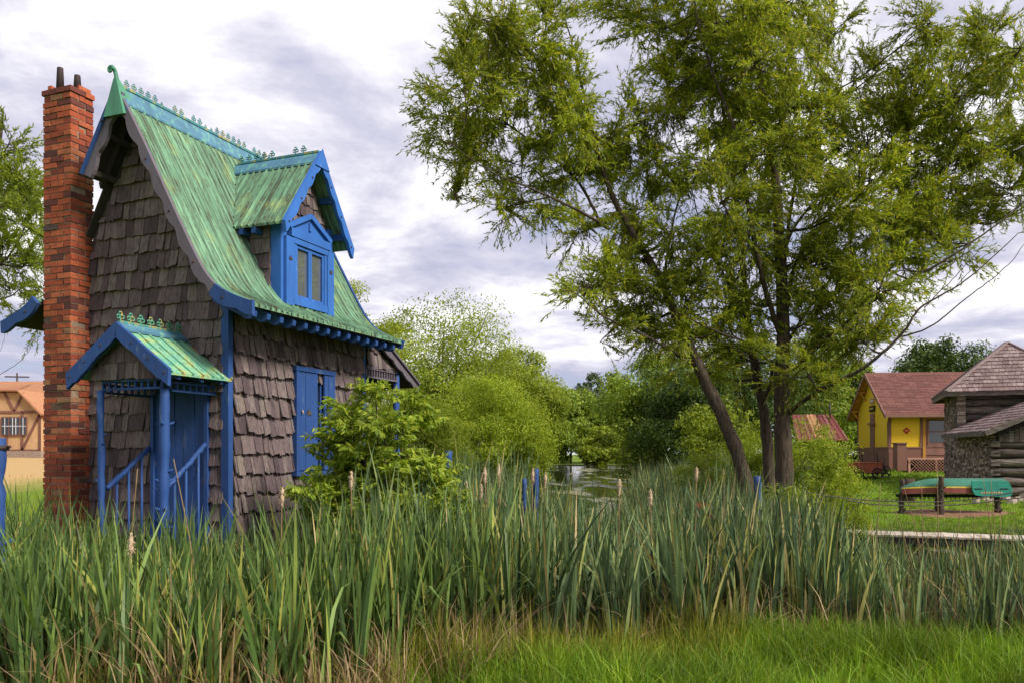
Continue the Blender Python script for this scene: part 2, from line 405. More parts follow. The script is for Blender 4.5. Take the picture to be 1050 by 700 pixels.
# ------------------------------------------------------------------ the cottage
HR = math.atan2(-.3667, .9304)
house = empty('cottage', (-4.267, 9.64, .04), HR, label='tiny grey shingled storybook cottage with steep green roof and blue trim', cat='cottage')
OV, D1 = .37, 2.85
RS = np.array([0, .4, .8, 1.1, 1.25, 1.4, 1.6, 1.82])
RZ = np.array([5.74, 5.05, 4.31, 3.78, 3.56, 3.42, 3.32, 3.24])
_P = smooth_line(np.stack([RS, RZ], 1), 40)
def R(s): return np.interp(np.abs(s), _P[:, 0], _P[:, 1])

def shingles(mb, pos, inside, amin, amax, z0, z1, course, top, seed, wmin=.075, wmax=.16, flare=.045, jit=.02):
    """pos(a, z, out) -> point; inside(a) -> (zlo, zhi) limits at a"""
    g = np.random.default_rng(seed)
    z = z0
    while z < z1:
        a = amin - g.uniform(0, wmax)
        while a < amax:
            w = g.uniform(wmin, wmax) * (1.25 if g.random() < .15 else 1)
            l, r_ = max(a, amin), min(a + w - g.uniform(.003, .010), amax)
            a += w
            if r_ - l < .025: continue
            zb = z + g.normal(0, jit * .6); zt = z + course + .07
            lim = min(top(l), top(r_)); zt = min(zt, lim)
            if zt - zb < .06: continue
            if inside is not None and inside((l + r_) / 2, (zb + min(zt, z + course)) / 2): continue
            f = flare * g.uniform(.7, 1.35); sk = g.normal(0, .008)
            o0, o1 = f, .006
            th = g.uniform(.010, .018)
            f2 = f + g.normal(0, .006)
            mb.hexa([pos(l, zb - sk, o0 + th), pos(r_, zb + sk, f2 + th), pos(r_, zb + sk, f2 - .002), pos(l, zb - sk, o0 - .002),
                     pos(l, zt, o1 + .01), pos(r_, zt, o1 + .01), pos(r_, zt, o1 - .012), pos(l, zt, o1 - .012)])
        z += course

# gable end wall facing the viewer (y = 0), right wall (x = 1.2)
W = 1.2
mb = MB()
prof = [(-W, .15), (W, .15)] + [(s, R(s) - .06) for s in np.linspace(W, -W, 25)]
mb.prism([(s, .0, z) for s, z in prof], (0, .08, 0))
gw = mb.build('gable_wall', M['wood_dark'], house)
mb = MB()
shingles(mb, lambda a, z, o: (a, -o, z), lambda a, z: (.16 < a < .93 and .4 < z < 2.5), -W, W - .03, .1, 5.7, .205, lambda a: R(a) - .09, 3, .075, .135, .045, .011)
mb.build('shingle_cladding', M['shingle'], gw)
mb = MB(); mb.box(W - .08, W, .0, 2.77, .15, R(W) - .05)
sw = mb.build('side_wall', M['wood_dark'], house)
mb = MB()
shingles(mb, lambda a, z, o: (W + o, a, z), lambda a, z: (1.2 < a < 1.87 and 1.5 < z < 2.68), .05, 2.75, .1, 3.5, .225, lambda a: R(W) - .07, 5, .045, .12, .06, .022)
mb.build('shingle_cladding', M['shingle'], sw)
mb = MB(); mb.box(-W, -W + .08, .08, 2.77, .15, R(W) - .05); mb.box(-W + .08, W - .08, 2.69, 2.77, .15, R(W) - .05)
mb.prism([(s, 2.69, z) for s, z in [(-W + .08, R(W) - .05), (W - .08, R(W) - .05)] + [(s, R(s) - .07) for s in np.linspace(W - .08, -W + .08, 21)]], (0, .08, 0))
mb.build('rear_wall', M['shingle'], house)
# blue corner posts
for (x, y, z1) in ((W + .005, -.005, R(W) - .02), (W + .005, 2.77, R(W) - .02)):
    mb = MB(); mb.box(x - .060, x + .040, y - .045 if y < 1 else y - .03, y + .03, .0, z1 - .03)
    mb.build('corner_post', M['blue'], house)

# roof: closed sheets following the flared profile, with ribs
def roof_sheet(mb, side, sa, sb, y0, y1, th=.035):
    ss = np.linspace(sa, sb, max(4, int((sb - sa) / .07) + 2)); z = R(ss)
    A = [(side * s, y0, zz) for s, zz in zip(ss, z)]; B = [(side * s, y0, zz - th) for s, zz in zip(ss, z)]
    mb.strip(A, B, (0, y1 - y0, 0))
mb = MB()
roof_sheet(mb, 1, 0, 1.8, -OV, D1)
roof_sheet(mb, -1, 0, 1.8, .18, D1); roof_sheet(mb, -1, 0, .50, -OV, .18); roof_sheet(mb, -1, 1.30, 1.8, -OV, .18)
g = np.random.default_rng(4)
y = -OV + .04
while y < D1 - .02:
    for side in (1, -1):
        s0, s1 = .03, 1.815 + g.uniform(-.01, .015)
        if side < 0 and y < .18: s1 = .48
        ss = np.linspace(s0, s1, 24); z = R(ss) + .004
        hh = .022
        yw = y + g.normal(0, .004)
        off = .003 * np.cumsum(g.normal(0, 1, 24)) * .5
        A = [(side * s, yw - .013 + o, zz - .01) for s, zz, o in zip(ss, z, off)]; B = [(side * s, yw + o * 1 - .005, zz + hh) for s, zz, o in zip(ss, z, off)]
        C = [(side * s, yw + o + .005, zz + hh) for s, zz, o in zip(ss, z, off)]; Dd = [(side * s, yw + o + .013, zz - .01) for s, zz, o in zip(ss, z, off)]
        n = len(ss)
        F = []
        for i in range(n - 1):
            for q in range(3): F.append((q * n + i, q * n + i + 1, (q + 1) * n + i + 1, (q + 1) * n + i))
        F += [(0, n, 2 * n, 3 * n), (n - 1, 4 * n - 1, 3 * n - 1, 2 * n - 1)]
        mb.add(A + B + C + Dd, F)
    y += .098
roof = mb.build('roof', M['copper'], house)
# soffit boards under the overhangs
mb = MB(); roof_sheet(mb, -1, .505, .815, -.10, .175)
for side, a, b, y0, y1 in ((1, .02, 1.19, -OV + .01, -.01), (-1, .02, .49, -OV + .01, -.01), (-1, 1.31, 1.76, -OV + .01, .17), (1, 1.22, 1.77, 0, D1 - .02), (-1, 1.22, 1.77, .19, D1 - .02)):
    ss = np.linspace(a, b, 12)
    mb.strip([(side * s, y0, R(s) - .037) for s in ss], [(side * s, y0, R(s) - .055) for s in ss], (0, y1 - y0, 0))
mb.build('soffit', M['wood_dark'], roof)
# ridge cap band and cresting
mb = MB()
for side in (1, -1):
    mb.prism([(side * .004, -OV - .01, 5.785), (side * .12, -OV - .01, R(.12) + .045), (side * .12, -OV - .01, R(.12) + .02), (side * .004, -OV - .01, 5.745)], (0, D1 + OV + .02, 0))
cap = mb.build('ridge_cap', M['teal'], roof)
mb = MB()
mb.bar((0, -OV, 5.795), (0, D1, 5.795), .04, .03)
def crest_orn(mb, y, x, z, s=1.0, rot=0):
    mb.tube([(x, y, z), (x, y, z + .035 * s)], .007 * s, 5)
    for (dy, dz) in ((-.024, .045), (.024, .045), (0, .075)):
        th = np.linspace(0, 2 * PI, 9)
        pts = [(x, y + s * (dy + .017 * math.cos(t)), z + s * (dz + .017 * math.sin(t))) for t in th]
        mb.tube(pts, .0085 * s, 4, cap=False)
for i in range(29):
    y = -OV + .10 + i * .105
    if i in (6, 9, 20): continue
    crest_orn(mb, y, 0, 5.81, .9 if i not in (5, 12, 13) else .5)
mb.build('ridge_crest', M['crest'], cap)
# finial: green pyramid and a curled scroll
mb = MB()
b = -OV - .085
base = [(-.150, b, 5.43), (.150, b, 5.43), (.12, b + .26, 5.53), (-.12, b + .26, 5.53)]
mb.add(base + [(-.02, b + .02, 5.85), (.02, b + .02, 5.85), (.02, b + .07, 5.85), (-.02, b + .07, 5.85)], [(3, 2, 1, 0), (4, 5, 6, 7), (0, 1, 5, 4), (1, 2, 6, 5), (2, 3, 7, 6), (3, 0, 4, 7)])
neck = [(0, b + .045, 5.84), (-.001, b + .04, 5.89), (-.006, b + .03, 5.93)]
cx, cz = -.042, 5.945
for k in range(14):
    t = .2 + k * .55; rr = .040 * (1 - k / 20)
    neck.append((cx + rr * math.cos(t), b + .01 - .001 * k, cz + rr * math.sin(t)))
mb.tube(smooth_line(neck, 50), np.linspace(.025, .008, 50), 8)
mb.build('finial', M['finial_green'], roof)

# bargeboards
def barge(side, sa, sb, y, scallop, mat, name='bargeboard', th=.045, wid=.085, wn=8.5, up=.02):
    ss = np.linspace(sa, sb, max(6, int((sb - sa) * 44)))
    P = np.stack([ss, R(ss)], 1); T = norm(np.gradient(P, axis=0)); Nn = np.stack([T[:, 1], -T[:, 0]], 1)
    arc = np.concatenate([[0], np.cumsum(np.linalg.norm(np.diff(P, axis=0), axis=1))])
    w = wid + scallop * np.abs(np.sin(arc * wn)) - scallop * .5
    top = P - Nn * up; bot = P + Nn * w[:, None]
    mb = MB()
    mb.strip([(side * p[0], y, p[1]) for p in top], [(side * p[0], y, p[1]) for p in bot], (0, th, 0))
    # bolts / pierced dots
    for i in range(6, len(ss) - 3, 14):
        c = (P[i] + Nn[i] * wid * .5)
        mb.tube([(side * c[0], y - .006, c[1]), (side * c[0], y + .002, c[1])], .014, 8, mat=1)
    return mb.build(name, [mat, M['iron']], house)
yb = -OV - .045
barge(1, .0, 1.36, yb, .045, M['barge'])
barge(-1, .0, .505, yb, .045, M['barge'], wid=.12)
barge(-1, .05, .51, yb - .028, .0, M['blue'], 'edge_strip', .026, .022)
barge(-1, 1.30, 1.84, yb, .03, M['blue'], wid=.115)
o = barge(1, 1.36, 1.86, yb, .03, M['blue'], wid=.12)
barge(1, .0, 1.82, D1, .045, M['blue'])
# inner rafters and brackets seen under the front overhang
mb = MB()
for side, e in ((1, 1.15), (-1, .5)):
    ss = np.linspace(.06, e, 16)
    mb.strip([(side * s, -.2, R(s) - .057) for s in ss], [(side * (s - .02), -.2, R(s) - .12) for s in ss], (0, .05, 0))
mb.build('rafter', M['wood_dark'], roof)
mb = MB()
for side, sv in ((-1, (.22, .44)), (1, (.22, .40))):
    for s in sv:
        mb = MB(); mb.bar((side * (s - .02), -.36, R(s) - .10), (side * (s - .02), -.02, R(s) - .10), .05, .06); mb.build('purlin_end', M['wood_dark'], roof)
# rafter tails along the right eave
mb0 = None
for i in range(14):
    yy = -.24 + i * .226
    mb = MB(); prof = []
    pts = [(1.22, 3.50), (1.45, 3.35), (1.66, 3.27), (1.74, 3.235), (1.765, 3.20), (1.755, 3.15), (1.71, 3.125), (1.65, 3.13), (1.60, 3.165), (1.48, 3.22), (1.22, 3.34)]
    mb.prism([(x, yy - .03, z - .03) for x, z in pts], (0, .06, 0))
    mb.build('rafter_tail', M['blue'], roof)
mb = MB(); mb.box(W + .06, W + .09, .06, 2.7, 3.30, 3.44); mb.build('frieze_board', M['blue'], house)

# ---- chimney of single bricks
mb = MB()
cx0, cx1, cy0, cy1 = -1.27, -.82, -.30, .02
mb.box(cx0 + .012, cx1 - .012, cy0 + .012, cy1 - .012, .1, 5.955)
chim_core = mb
mb = MB(); g = np.random.default_rng(11)
z = .1; row = 0
while z < 6.0:
    h = .059; grow = .0
    if z > 5.98: grow = .0
    if 5.84 < z < 5.92: grow = .018
    if 5.96 < z: grow = -.03
    def brick(x0, x1, y0, y1):
        j = g.normal(0, .0035, 6); zj = g.normal(0, .002)
        k = np.array([x0 + j[0] - grow, x1 + j[1] + grow, y0 + j[2] - grow, y1 + j[3]])
        c = [(k[0], k[2]), (k[1], k[2]), (k[1], k[3]), (k[0], k[3])]
        zt = z + h + zj
        mb.hexa([(a, b_, z + g.normal(0, .002)) for a, b_ in c] + [(a + g.normal(0, .002), b_ + g.normal(0, .002), zt + g.normal(0, .0015)) for a, b_ in c])
    L = cx1 - cx0
    cuts = [0, .5, 1] if row % 2 == 0 else [0, .27, .73, 1]
    for a, b_ in zip(cuts[:-1], cuts[1:]):
        if z > 5.96 and g.random() < .5 and a > 0: continue
        brick(cx0 + a * L + .006, cx0 + b_ * L - .006, cy0, cy0 + (.20 if row % 2 == 0 else .10))
    cy = [cy0 + .208, cy1] if row % 2 == 0 else [cy0 + .108, cy1]
    for a, b_ in zip(cy[:-1], cy[1:]):
        brick(cx1 - .1, cx1, a + .003, b_ - .008); brick(cx0, cx0 + .1, a + .003, b_ - .008)
    z += .0725; row += 1
ch = mb.build('chimney', M['brick'], house)
chim_core.build('mortar_core', M['mortar'], ch)
for x, yy, z1 in ((-1.16, -.16, 6.28), (-.95, -.10, 6.18)):
    mb = MB(); mb.tube([(x, yy, 5.98), (x, yy, z1 - .02), (x, yy, z1)], [.048, .036, .034], 12); mb.build('flue_pipe', M['iron'], ch)

# ---- right wall window with shutters (x = 1.2 plane)
X = W + .07
mb = MB()
y0, y1, z0, z1 = 1.165, 1.905, 1.46, 2.70
mb.box(X - .09, X + .03, y0 - .05, y0 + .01, z0, z1); mb.box(X - .09, X + .03, y1 - .01, y1 + .05, z0, z1)
mb.box(X - .09, X + .035, y0 - .06, y1 + .06, z1 + .003, z1 + .06); mb.box(X - .09, X + .045, y0 - .07, y1 + .07, z0 - .06, z0 - .003)
win = mb.build('window', M['blue'], house)
mb = MB(); mb.box(X - .07, X - .05, y0 + .012, y1 - .012, z0, z1); mb.build('pane', M['glass'], win)
mb = MB()
mb.box(X - .048, X - .02, 1.56, 1.59, z0, z1); mb.box(X - .048, X - .02, 1.685, 1.71, z0, z1)
for zz in (1.86, 2.28): mb.box(X - .046, X - .022, 1.592, 1.683, zz, zz + .022)
mb.build('sash', M['blue'], win)
def leafmark(mb, x, y, z, s):
    for a in (-1.2, -.6, 0, .6, 1.2):
        L = s * (1 - .25 * abs(a)); dy, dz = math.sin(a) * L, math.cos(a) * L
        px, pz = math.cos(a) * .16 * s, -math.sin(a) * .16 * s
        mb.prism([(x, y, z), (x, y + dy * .5 + px, z + dz * .5 + pz), (x, y + dy, z + dz), (x, y + dy * .5 - px, z + dz * .5 - pz)], (.006, 0, 0), 1)
for (a, b_) in ((1.17, 1.56), (1.71, 1.90)):
    mb = MB()
    n = 3 if b_ - a > .3 else 2
    for k in range(n):
        q0 = a + (b_ - a) * k / n; q1 = a + (b_ - a) * (k + 1) / n
        mb.box(X + .0, X + .028 + .003 * (k % 2), q0 + .002, q1 - .002, z0 + .01, z1 - .01)
    leafmark(mb, X + .034, (a + b_) / 2, 2.16, .09)
    mb.build('shutter', [M['blue'], M['wood_dark']], win)
mb = MB(); mb.tube([(X + .03, 1.21, 2.21), (X + .05, 1.21, 2.21), (X + .055, 1.21, 2.17)], .009, 6); mb.build('latch', M['cat_head'], win)

# ---- dormer
dy0, dy1, dm = .78, 1.84, 1.31
XF = 1.27
def DR(y): return 5.38 - 1.42 * abs(y - dm)        # dormer roof outer surface
mb = MB()
def xroof(z):   # x where the main roof surface is at height z
    return float(np.interp(-z, -_P[:, 1], _P[:, 0]))
poly = [(XF, dy0, 3.42), (XF, dy1, 3.42), (XF, dy1, DR(dy1) - .05), (XF, dm, DR(dm) - .05), (XF, dy0, DR(dy0) - .05)]
mb.prism(poly, (-.05, 0, 0))
for yy in (dy0, dy1 - .04):
    zt = DR(yy if yy == dy0 else dy1) - .05
    mb.prism([(XF - .05, yy, 3.45), (XF - .05, yy, zt), (xroof(zt) - .05, yy, zt), (xroof(3.9) - .05, yy, 3.9), (xroof(3.6), yy, 3.5)], (0, .04, 0))
dorm = mb.build('dormer', M['wood_dark'], house)
mb = MB()
shingles(mb, lambda a, z, o: (XF + o, a, z), lambda a, z: (.95 < a < 1.7 and z < 4.5), dy0, dy1, 3.5, 5.3, .16, lambda a: DR(a) - .09, 8, .07, .12, .03, .015)
def cheek_top(a): return DR(dy0) - .07
class _S: pass
gg = np.random.default_rng(21); z = 3.5
while z < 4.6:
    a = xroof(max(z, 3.3)) - .12
    x = XF - .09
    while x > xroof(z + .14) - .02:
        w = gg.uniform(.07, .12); l = x - w + .004
        zt = min(z + .25, DR(dy0) - .07)
        if zt - z > .05:
            f = gg.uniform(.025, .045)
            zb = z + gg.normal(0, .01)
            mb.hexa([(l, dy0 - f - .012, zb), (x, dy0 - f - .012, zb), (x, dy0 - f, zb), (l, dy0 - f, zb), (l, dy0 - .012, zt), (x, dy0 - .012, zt), (x, dy0, zt), (l, dy0, zt)])
        x -= w
    z += .19
mb.build('dormer_shingles', M['shingle'], dorm)
# dormer roof sheets with ribs
mb = MB()
XE = XF + .22
for sg in (-1, 1):
    ya, yb_ = dm, dm + sg * .70
    za, zb = DR(ya) + .0, DR(yb_)
    nseg = 10
    # sheet from front edge x=XE back to where it meets the main roof
    for k in range(nseg):
        f0, f1 = k / nseg, (k + 1) / nseg
        q = []
        for f in (f0, f1):
            yy = ya + (yb_ - ya) * f; zz = DR(yy)
            q.append((yy, zz, xroof(zz) - .05))
        (ya0, za0, xa0), (yb0, zb0, xb0) = q
        mb.hexa([(xa0, ya0, za0 - .03), (XE, ya0, za0 - .03), (XE, yb0, zb0 - .03), (xb0, yb0, zb0 - .03), (xa0, ya0, za0), (XE, ya0, za0), (XE, yb0, zb0), (xb0, yb0, zb0)])
    x = XE - .02
    while x > .3:
        # rib from ridge down to eave or main roof
        f1 = 1.0
        yend = ya + sg * .715
        zs = DR(yend)
        if xroof(zs) > x:  # stops at the valley
            zs = float(R(x)); yend = dm + sg * (5.38 - zs) / 1.42
        if abs(yend - dm) > .06:
            mb.bar((x, dm + sg * .02, DR(dm + sg * .02) + .008), (x, yend, DR(yend) + .008), .02, .03, up=(0, 0, 1))
        x -= .098
dr = mb.build('dormer_roof', M['copper_dormer'], dorm)
mb = MB()
for sg in (-1, 1):
    mb.prism([(.22, dm, 5.425), (.22, dm + sg * .11, DR(dm + .11) + .045), (.22, dm + sg * .11, DR(dm + .11) + .02), (.22, dm, 5.40)], (XE - .22 + .02, 0, 0))
mb.build('dormer_ridge_cap', M['teal'], dorm)
mb = MB()
for k in range(9):
    crest_orn(mb, 0, 0, 0, 1.0)
# place ornaments along x: rebuild with swapped axes
mb2 = MB(); mb2.V = []; cnt = len(mb.V) // 9
for k in range(9):
    xk = .30 + k * .12
    if k in (5, 6): continue
    V = [(xk + v[1], dm + v[0], 5.435 + v[2]) for v in mb.V[:cnt]]
    o_ = len(mb2.V); mb2.V += V
    for f, s_, m_ in list(zip(mb.F, mb.S, mb.M))[:len(mb.F) // 9]:
        mb2.F.append(tuple(i + o_ for i in f)); mb2.S.append(s_); mb2.M.append(0)
mb2.bar((.25, dm, 5.425), (XE, dm, 5.425), .04, .025)
mb2.build('dormer_crest', M['crest'], dorm)
# dormer bargeboards with scallops
for sg in (-1, 1):
    mb = MB(); tt = np.linspace(0, 1, 40)
    A, B = [], []
    for t in tt:
        yy = dm + sg * .74 * t; zz = 5.40 - 1.42 * .74 * t
        w = .065 + .028 * abs(math.sin(t * 15)) + (.03 if t < .05 else 0)
        A.append((XE, yy, zz + .03)); B.append((XE, yy - sg * w * .82 if False else yy - sg * w * .35, zz - w * 1.25 if t > .02 else zz - .17))
    mb.strip(A, B, (.045, 0, 0))
    for t in (.3, .6, .92):
        yy = dm + sg * .74 * t - sg * .02; zz = 5.40 - 1.42 * .74 * t - .05
        mb.tube([(XE + .044, yy, zz), (XE + .050, yy, zz)], .014, 8, mat=1)
    mb.build('dormer_bargeboard', [M['blue_dormer'], M['iron']], dorm)
mb = MB(); mb.prism([(XE + .048, dm - .16, 5.12), (XE + .048, dm + .16, 5.12), (XE + .048, dm, 5.42)], (.012, 0, 0)); mb.prism([(XE + .02, dm - .10, 5.30), (XE + .02, dm + .1, 5.30), (XE + .02, dm, 5.47)], (.045, 0, 0))
mb = MB(); mb.prism([(XE + .047, dm - .15, 5.21), (XE + .047, dm, 5.45), (XE + .047, dm + .15, 5.21)], (.012, 0, 0)); mb.build('gable_cap', M['blue_dormer'], dorm)
mb = MB()
for (yy, zz) in ((dm + .28, DR(dm + .28) - .09), (dm + .56, DR(dm + .56) - .09), (dm - .28, DR(dm + .28) - .09), (dm - .60, DR(dm + .60) - .08)):
    mb = MB(); mb.box(XF + .05, XE - .003, yy - .03, yy + .03, zz - .035, zz + .035); mb.build('dormer_bracket', M['blue'], dorm)
for xx in (1.02, .84): 
    mb = MB(); mb.box(xx, xx + .06, dm - .70, dm - .50, DR(dm + .70) - .10, DR(dm + .70) - .035 + .0); mb.build('dormer_rafter_tail', M['blue'], dorm)
# dormer window: corner boards, frame, sashes, pediment, shutters
BD = M['blue_dormer']
mb = MB()
for yy in (dy0 - .01, dy1 - .10): mb.box(XF - .1, XF + .055, yy, yy + .11, 3.44, DR(yy + .055 if yy < dm else yy + .055) - .10)
wy0, wy1, wz0, wz1 = 1.03, 1.62, 3.57, 4.22
mb.box(XF + .0, XF + .09, wy0 - .05, wy0, wz0, wz1); mb.box(XF, XF + .09, wy1, wy1 + .05, wz0, wz1); mb.box(XF, XF + .10, wy0 - .07, wy1 + .07, wz0 - .09, wz0 - .002)
mb.box(XF, XF + .10, wy0 - .07, wy1 + .07, wz1 + .002, wz1 + .07)
dw = mb.build('dormer_window_frame', BD, dorm)
mb = MB(); mb.box(XF + .04, XF + .05, wy0 + .002, wy1 - .002, wz0, wz1); mb.build('dormer_pane', M['mirror_glass'], dorm)
mb = MB()
for a in (wy0 + .002, (wy0 + wy1) / 2 - .035, (wy0 + wy1) / 2 + .002, wy1 - .035): mb.box(XF + .052, XF + .08, a, a + .033, wz0 + .002, wz1 - .002)
for zz in (wz0 + .003, wz1 - .04):
    for a, b_ in ((wy0 + .036, (wy0 + wy1) / 2 - .036), ((wy0 + wy1) / 2 + .036, wy1 - .036)): mb.box(XF + .053, XF + .078, a, b_, zz, zz + .035)
mb.build('dormer_sash', BD, dorm)
mb = MB()
pz = wz1 + .075
mb.box(XF + .01, XF + .11, wy0 - .12, wy1 + .12, pz, pz + .10)
mb.prism([(XF + .012, wy0 - .12, pz + .103), (XF + .012, wy1 + .12, pz + .103), (XF + .012, dm + .01, pz + .31)], (.06, 0, 0))
for sg in (-1, 1):
    mb.bar((XF + .09, dm + .01 + sg * .44, pz + .12), (XF + .09, dm + .01, pz + .34), .06, .04, up=(1, 0, 0))
mb.box(XF + .074, XF + .09, dm - .01, dm + .03, pz + .15, pz + .25)
mb.build('dormer_pediment', BD, dorm)
for a, b_ in ((wy0 - .21, wy0 - .055), (wy1 + .055, wy1 + .20)):
    mb = MB(); mb.box(XF + .062, XF + .10, a, b_, wz0 - .11, wz1 + .06)
    leafmark(mb, XF + .102, (a + b_) / 2, 4.0, .055)
    mb.build('dormer_shutter', [BD, M['wood_dark']], dorm)

# ---- front porch over the door
PC_, PH, PT = .57, .68, -.91
def PR_(x): return 2.99 - .72 * abs(x - PC_)
mb = MB()
for sg in (-1, 1):
    mb.hexa([(PC_, PT, 2.96), (PC_ + sg * PH, PT, PR_(PC_ + PH) - .03), (PC_ + sg * PH, 0, PR_(PC_ + PH) - .03), (PC_, 0, 2.96),
             (PC_, PT, 2.99), (PC_ + sg * PH, PT, PR_(PC_ + PH)), (PC_ + sg * PH, 0, PR_(PC_ + PH)), (PC_, 0, 2.99)])
    for k in range(7):
        yy = PT + .02 + k * .148
        mb.bar((PC_ + sg * .03, yy, PR_(PC_ + .03) + .006), (PC_ + sg * (PH + .01), yy, PR_(PC_ + PH + .01) + .006), .02, .022)
porch = mb.build('porch_roof', M['copper_patch'], house)
mb = MB()
for sg in (-1, 1): mb.prism([(PC_, PT - .01, 3.04), (PC_ + sg * .10, PT - .01, PR_(PC_ + .1) + .04), (PC_ + sg * .10, PT - .01, PR_(PC_ + .1) + .015), (PC_, PT - .01, 3.0)], (0, .93, 0))
mb.build('porch_ridge_cap', M['teal'], porch)
mb = MB()
for k in range(7): crest_orn(mb, PT + .02 + k * .135, PC_, 3.035, 1.15)
mb.bar((PC_, PT, 3.04), (PC_, 0, 3.04), .03, .02)
mb.build('porch_crest', m_paint('gilded_crest', (.07, .28, .20), (.42, .28, .06), .6, .5, 14), porch)
for sg in (-1, 1):
    mb = MB(); A, B = [], []
    for t in np.linspace(0, 1, 30):
        x = PC_ + sg * .70 * t; z = 3.01 - .72 * .70 * t
        w = .13 + (.03 * math.sin((t - .5) * PI * 2) if t > .5 else 0) + .012 * abs(math.sin(t * 9))
        if t > .84: w = .15
        A.append((x, PT - .045, z + .02)); B.append((x - sg * .01, PT - .045, z - w))
    mb.strip(A, B, (0, .042, 0))
    for t in (.3, .62, .92): mb.tube([(PC_ + sg * .7 * t, PT - .050, 2.95 - .504 * t), (PC_ + sg * .7 * t, PT - .044, 2.95 - .504 * t)], .012, 8, mat=1)
    mb.build('porch_bargeboard', [M['blue'], M['iron']], porch)
mb = MB()   # shingled porch gable
mb.prism([(.10, -.80, 2.47), (1.06, -.80, 2.47), (1.06, -.80, 2.60), (PC_, -.80, 2.90), (.10, -.80, 2.62)], (0, .04, 0))
pg = mb.build('porch_gable', M['wood_dark'], porch)
mb = MB()
shingles(mb, lambda a, z, o: (a, -.80 - o, z), None, .09, 1.06, 2.45, 2.95, .17, lambda a: PR_(a) - .05, 14, .07, .12, .02, .01)
mb.build('porch_gable_shingles', M['shingle'], porch)
def frieze(mb, p, q, n, h=.085):
    p = np.array(p); q = np.array(q)
    mb.bar(p, q, .05, .022); mb.bar(p + (0, 0, h), q + (0, 0, h), .05, .022)
    for i in range(n + 1):
        c = p + (q - p) * i / n; mb.bar(c + (0, 0, .012), c + (0, 0, h - .012), .022, .022)
mb = MB(); frieze(mb, (.19, -.76, 2.355), (1.0, -.76, 2.355), 9); frieze(mb, (1.05, -.70, 2.33), (1.05, -.05, 2.33), 7); frieze(mb, (.14, -.70, 2.33), (.14, -.05, 2.33), 7)
for yy in (-.75, -.42, -.12): mb.bar((1.0, yy, 2.50), (1.22, yy, 2.46), .045, .05)
mb.build('porch_frieze', M['blue'], porch)
def log(p, q, r, seed, knots=6, k=10):
    g = np.random.default_rng(seed); n = 26
    P = np.linspace(p, q, n) + np.concatenate([np.cumsum(g.normal(0, .0035, (n, 2)), 0), np.zeros((n, 1))], 1)
    rr = r * (1 + .10 * g.normal(0, 1, n)); mb = MB(); mb.tube(P, rr, k)
    for _ in range(knots):
        i = g.integers(3, n - 3); a = g.uniform(0, 2 * PI); d = np.array([math.cos(a), math.sin(a), .5])
        mb.tube([P[i], P[i] + d * r * 1.3, P[i] + d * r * 1.9], [r * .42, r * .3, r * .12], 6)
    return mb
log((.17, -.76, -.1), (.17, -.76, 2.345), .034, 31).build('porch_post', M['blue'], porch)
log((1.03, -.76, -.1), (1.03, -.76, 2.345), .050, 33, 22).build('porch_post', M['blue'], porch)
for xx, zf, zb in ((.19, 1.30, 1.74), (1.0, 1.30, 1.78)):
    mb = log((xx, -.72, zf), (xx - .06, -.06, zb), .028, int(xx * 50) + 3, 3, 8)
    for t in (.25, .5, .78):
        yb2 = -.72 + .66 * t; zt = zf + (zb - zf) * t
        mb.tube([(xx - .03, yb2, .15), (xx - .03, yb2, zt)], .014, 6)
    mb.build('handrail', M['blue'], porch)
mb = MB()
for k in range(4): mb.box(.16, 1.04, -.95 + k * .2, -.95 + k * .2 + .22 + (.15 if k == 3 else 0) - .003, -.1, .08 + k * .13)
mb.build('porch_steps', M['wood_dark'], porch)
# door of vertical planks, at the back of the porch
mb = MB()
for k in range(5):
    a = .20 + k * .143; mb.box(a, a + .138, -.045 - .006 * (k % 2), -.003, .5, 2.42)
mb.box(.15, .195, -.075, -.004, .42, 2.47); mb.box(.925, .975, -.075, -.004, .42, 2.47); mb.box(.197, .923, -.075, -.004, 2.425, 2.48)
door = mb.build('door', M['blue'], house)
mb = MB(); mb.tube([(.84, -.055, 1.45), (.84, -.09, 1.46), (.84, -.09, 1.60), (.84, -.055, 1.61)], .008, 6); mb.build('handle', M['iron'], door)
for zz in (.9, 2.0):
    mb = MB(); mb.box(.205, .50, -.062, -.052, zz, zz + .03); mb.build('hinge_strap', M['blue'], door)

# ---- rear lean-to porch
def LZ(y): return 3.25 - .52 * (y - 3.29)
mb = MB()
A = [(-1.28, yy, LZ(yy)) for yy in np.linspace(2.86, 4.22, 8)]; B = [(-1.28, yy, LZ(yy) - .03) for yy in np.linspace(2.86, 4.22, 8)]
mb.strip(A, B, (2.56, 0, 0))
lr = mb.build('rear_porch_roof', M['copper'], house)
mb = MB(); mb.strip([(p[0], p[1], p[2] - .033) for p in A], [(p[0], p[1], p[2] - .05) for p in A], (2.56, 0, 0)); mb.build('rear_soffit', M['wood_dark'], lr)
mb = MB(); A, B = [], []
for yy in np.linspace(2.9, 4.24, 50):
    w = .10 + .03 * abs(math.sin(yy * 11)); A.append((1.29, yy, LZ(yy) + .03)); B.append((1.29, yy, LZ(yy) - w))
mb.strip(A, B, (.04, 0, 0)); mb.bar((1.346, 2.9, LZ(2.9) + .02), (1.346, 4.24, LZ(4.24) + .02), .03, .03)
mb.build('rear_bargeboard', M['barge'], lr)
mb = MB(); mb.prism([(1.21, 2.83, 2.96), (1.21, 3.72, 2.96), (1.21, 3.74, LZ(3.74) - .06), (1.21, 2.83, LZ(2.83) - .05)], (-.04, 0, 0))
mb.build('rear_porch_boarding', M['wood_dark'], lr)
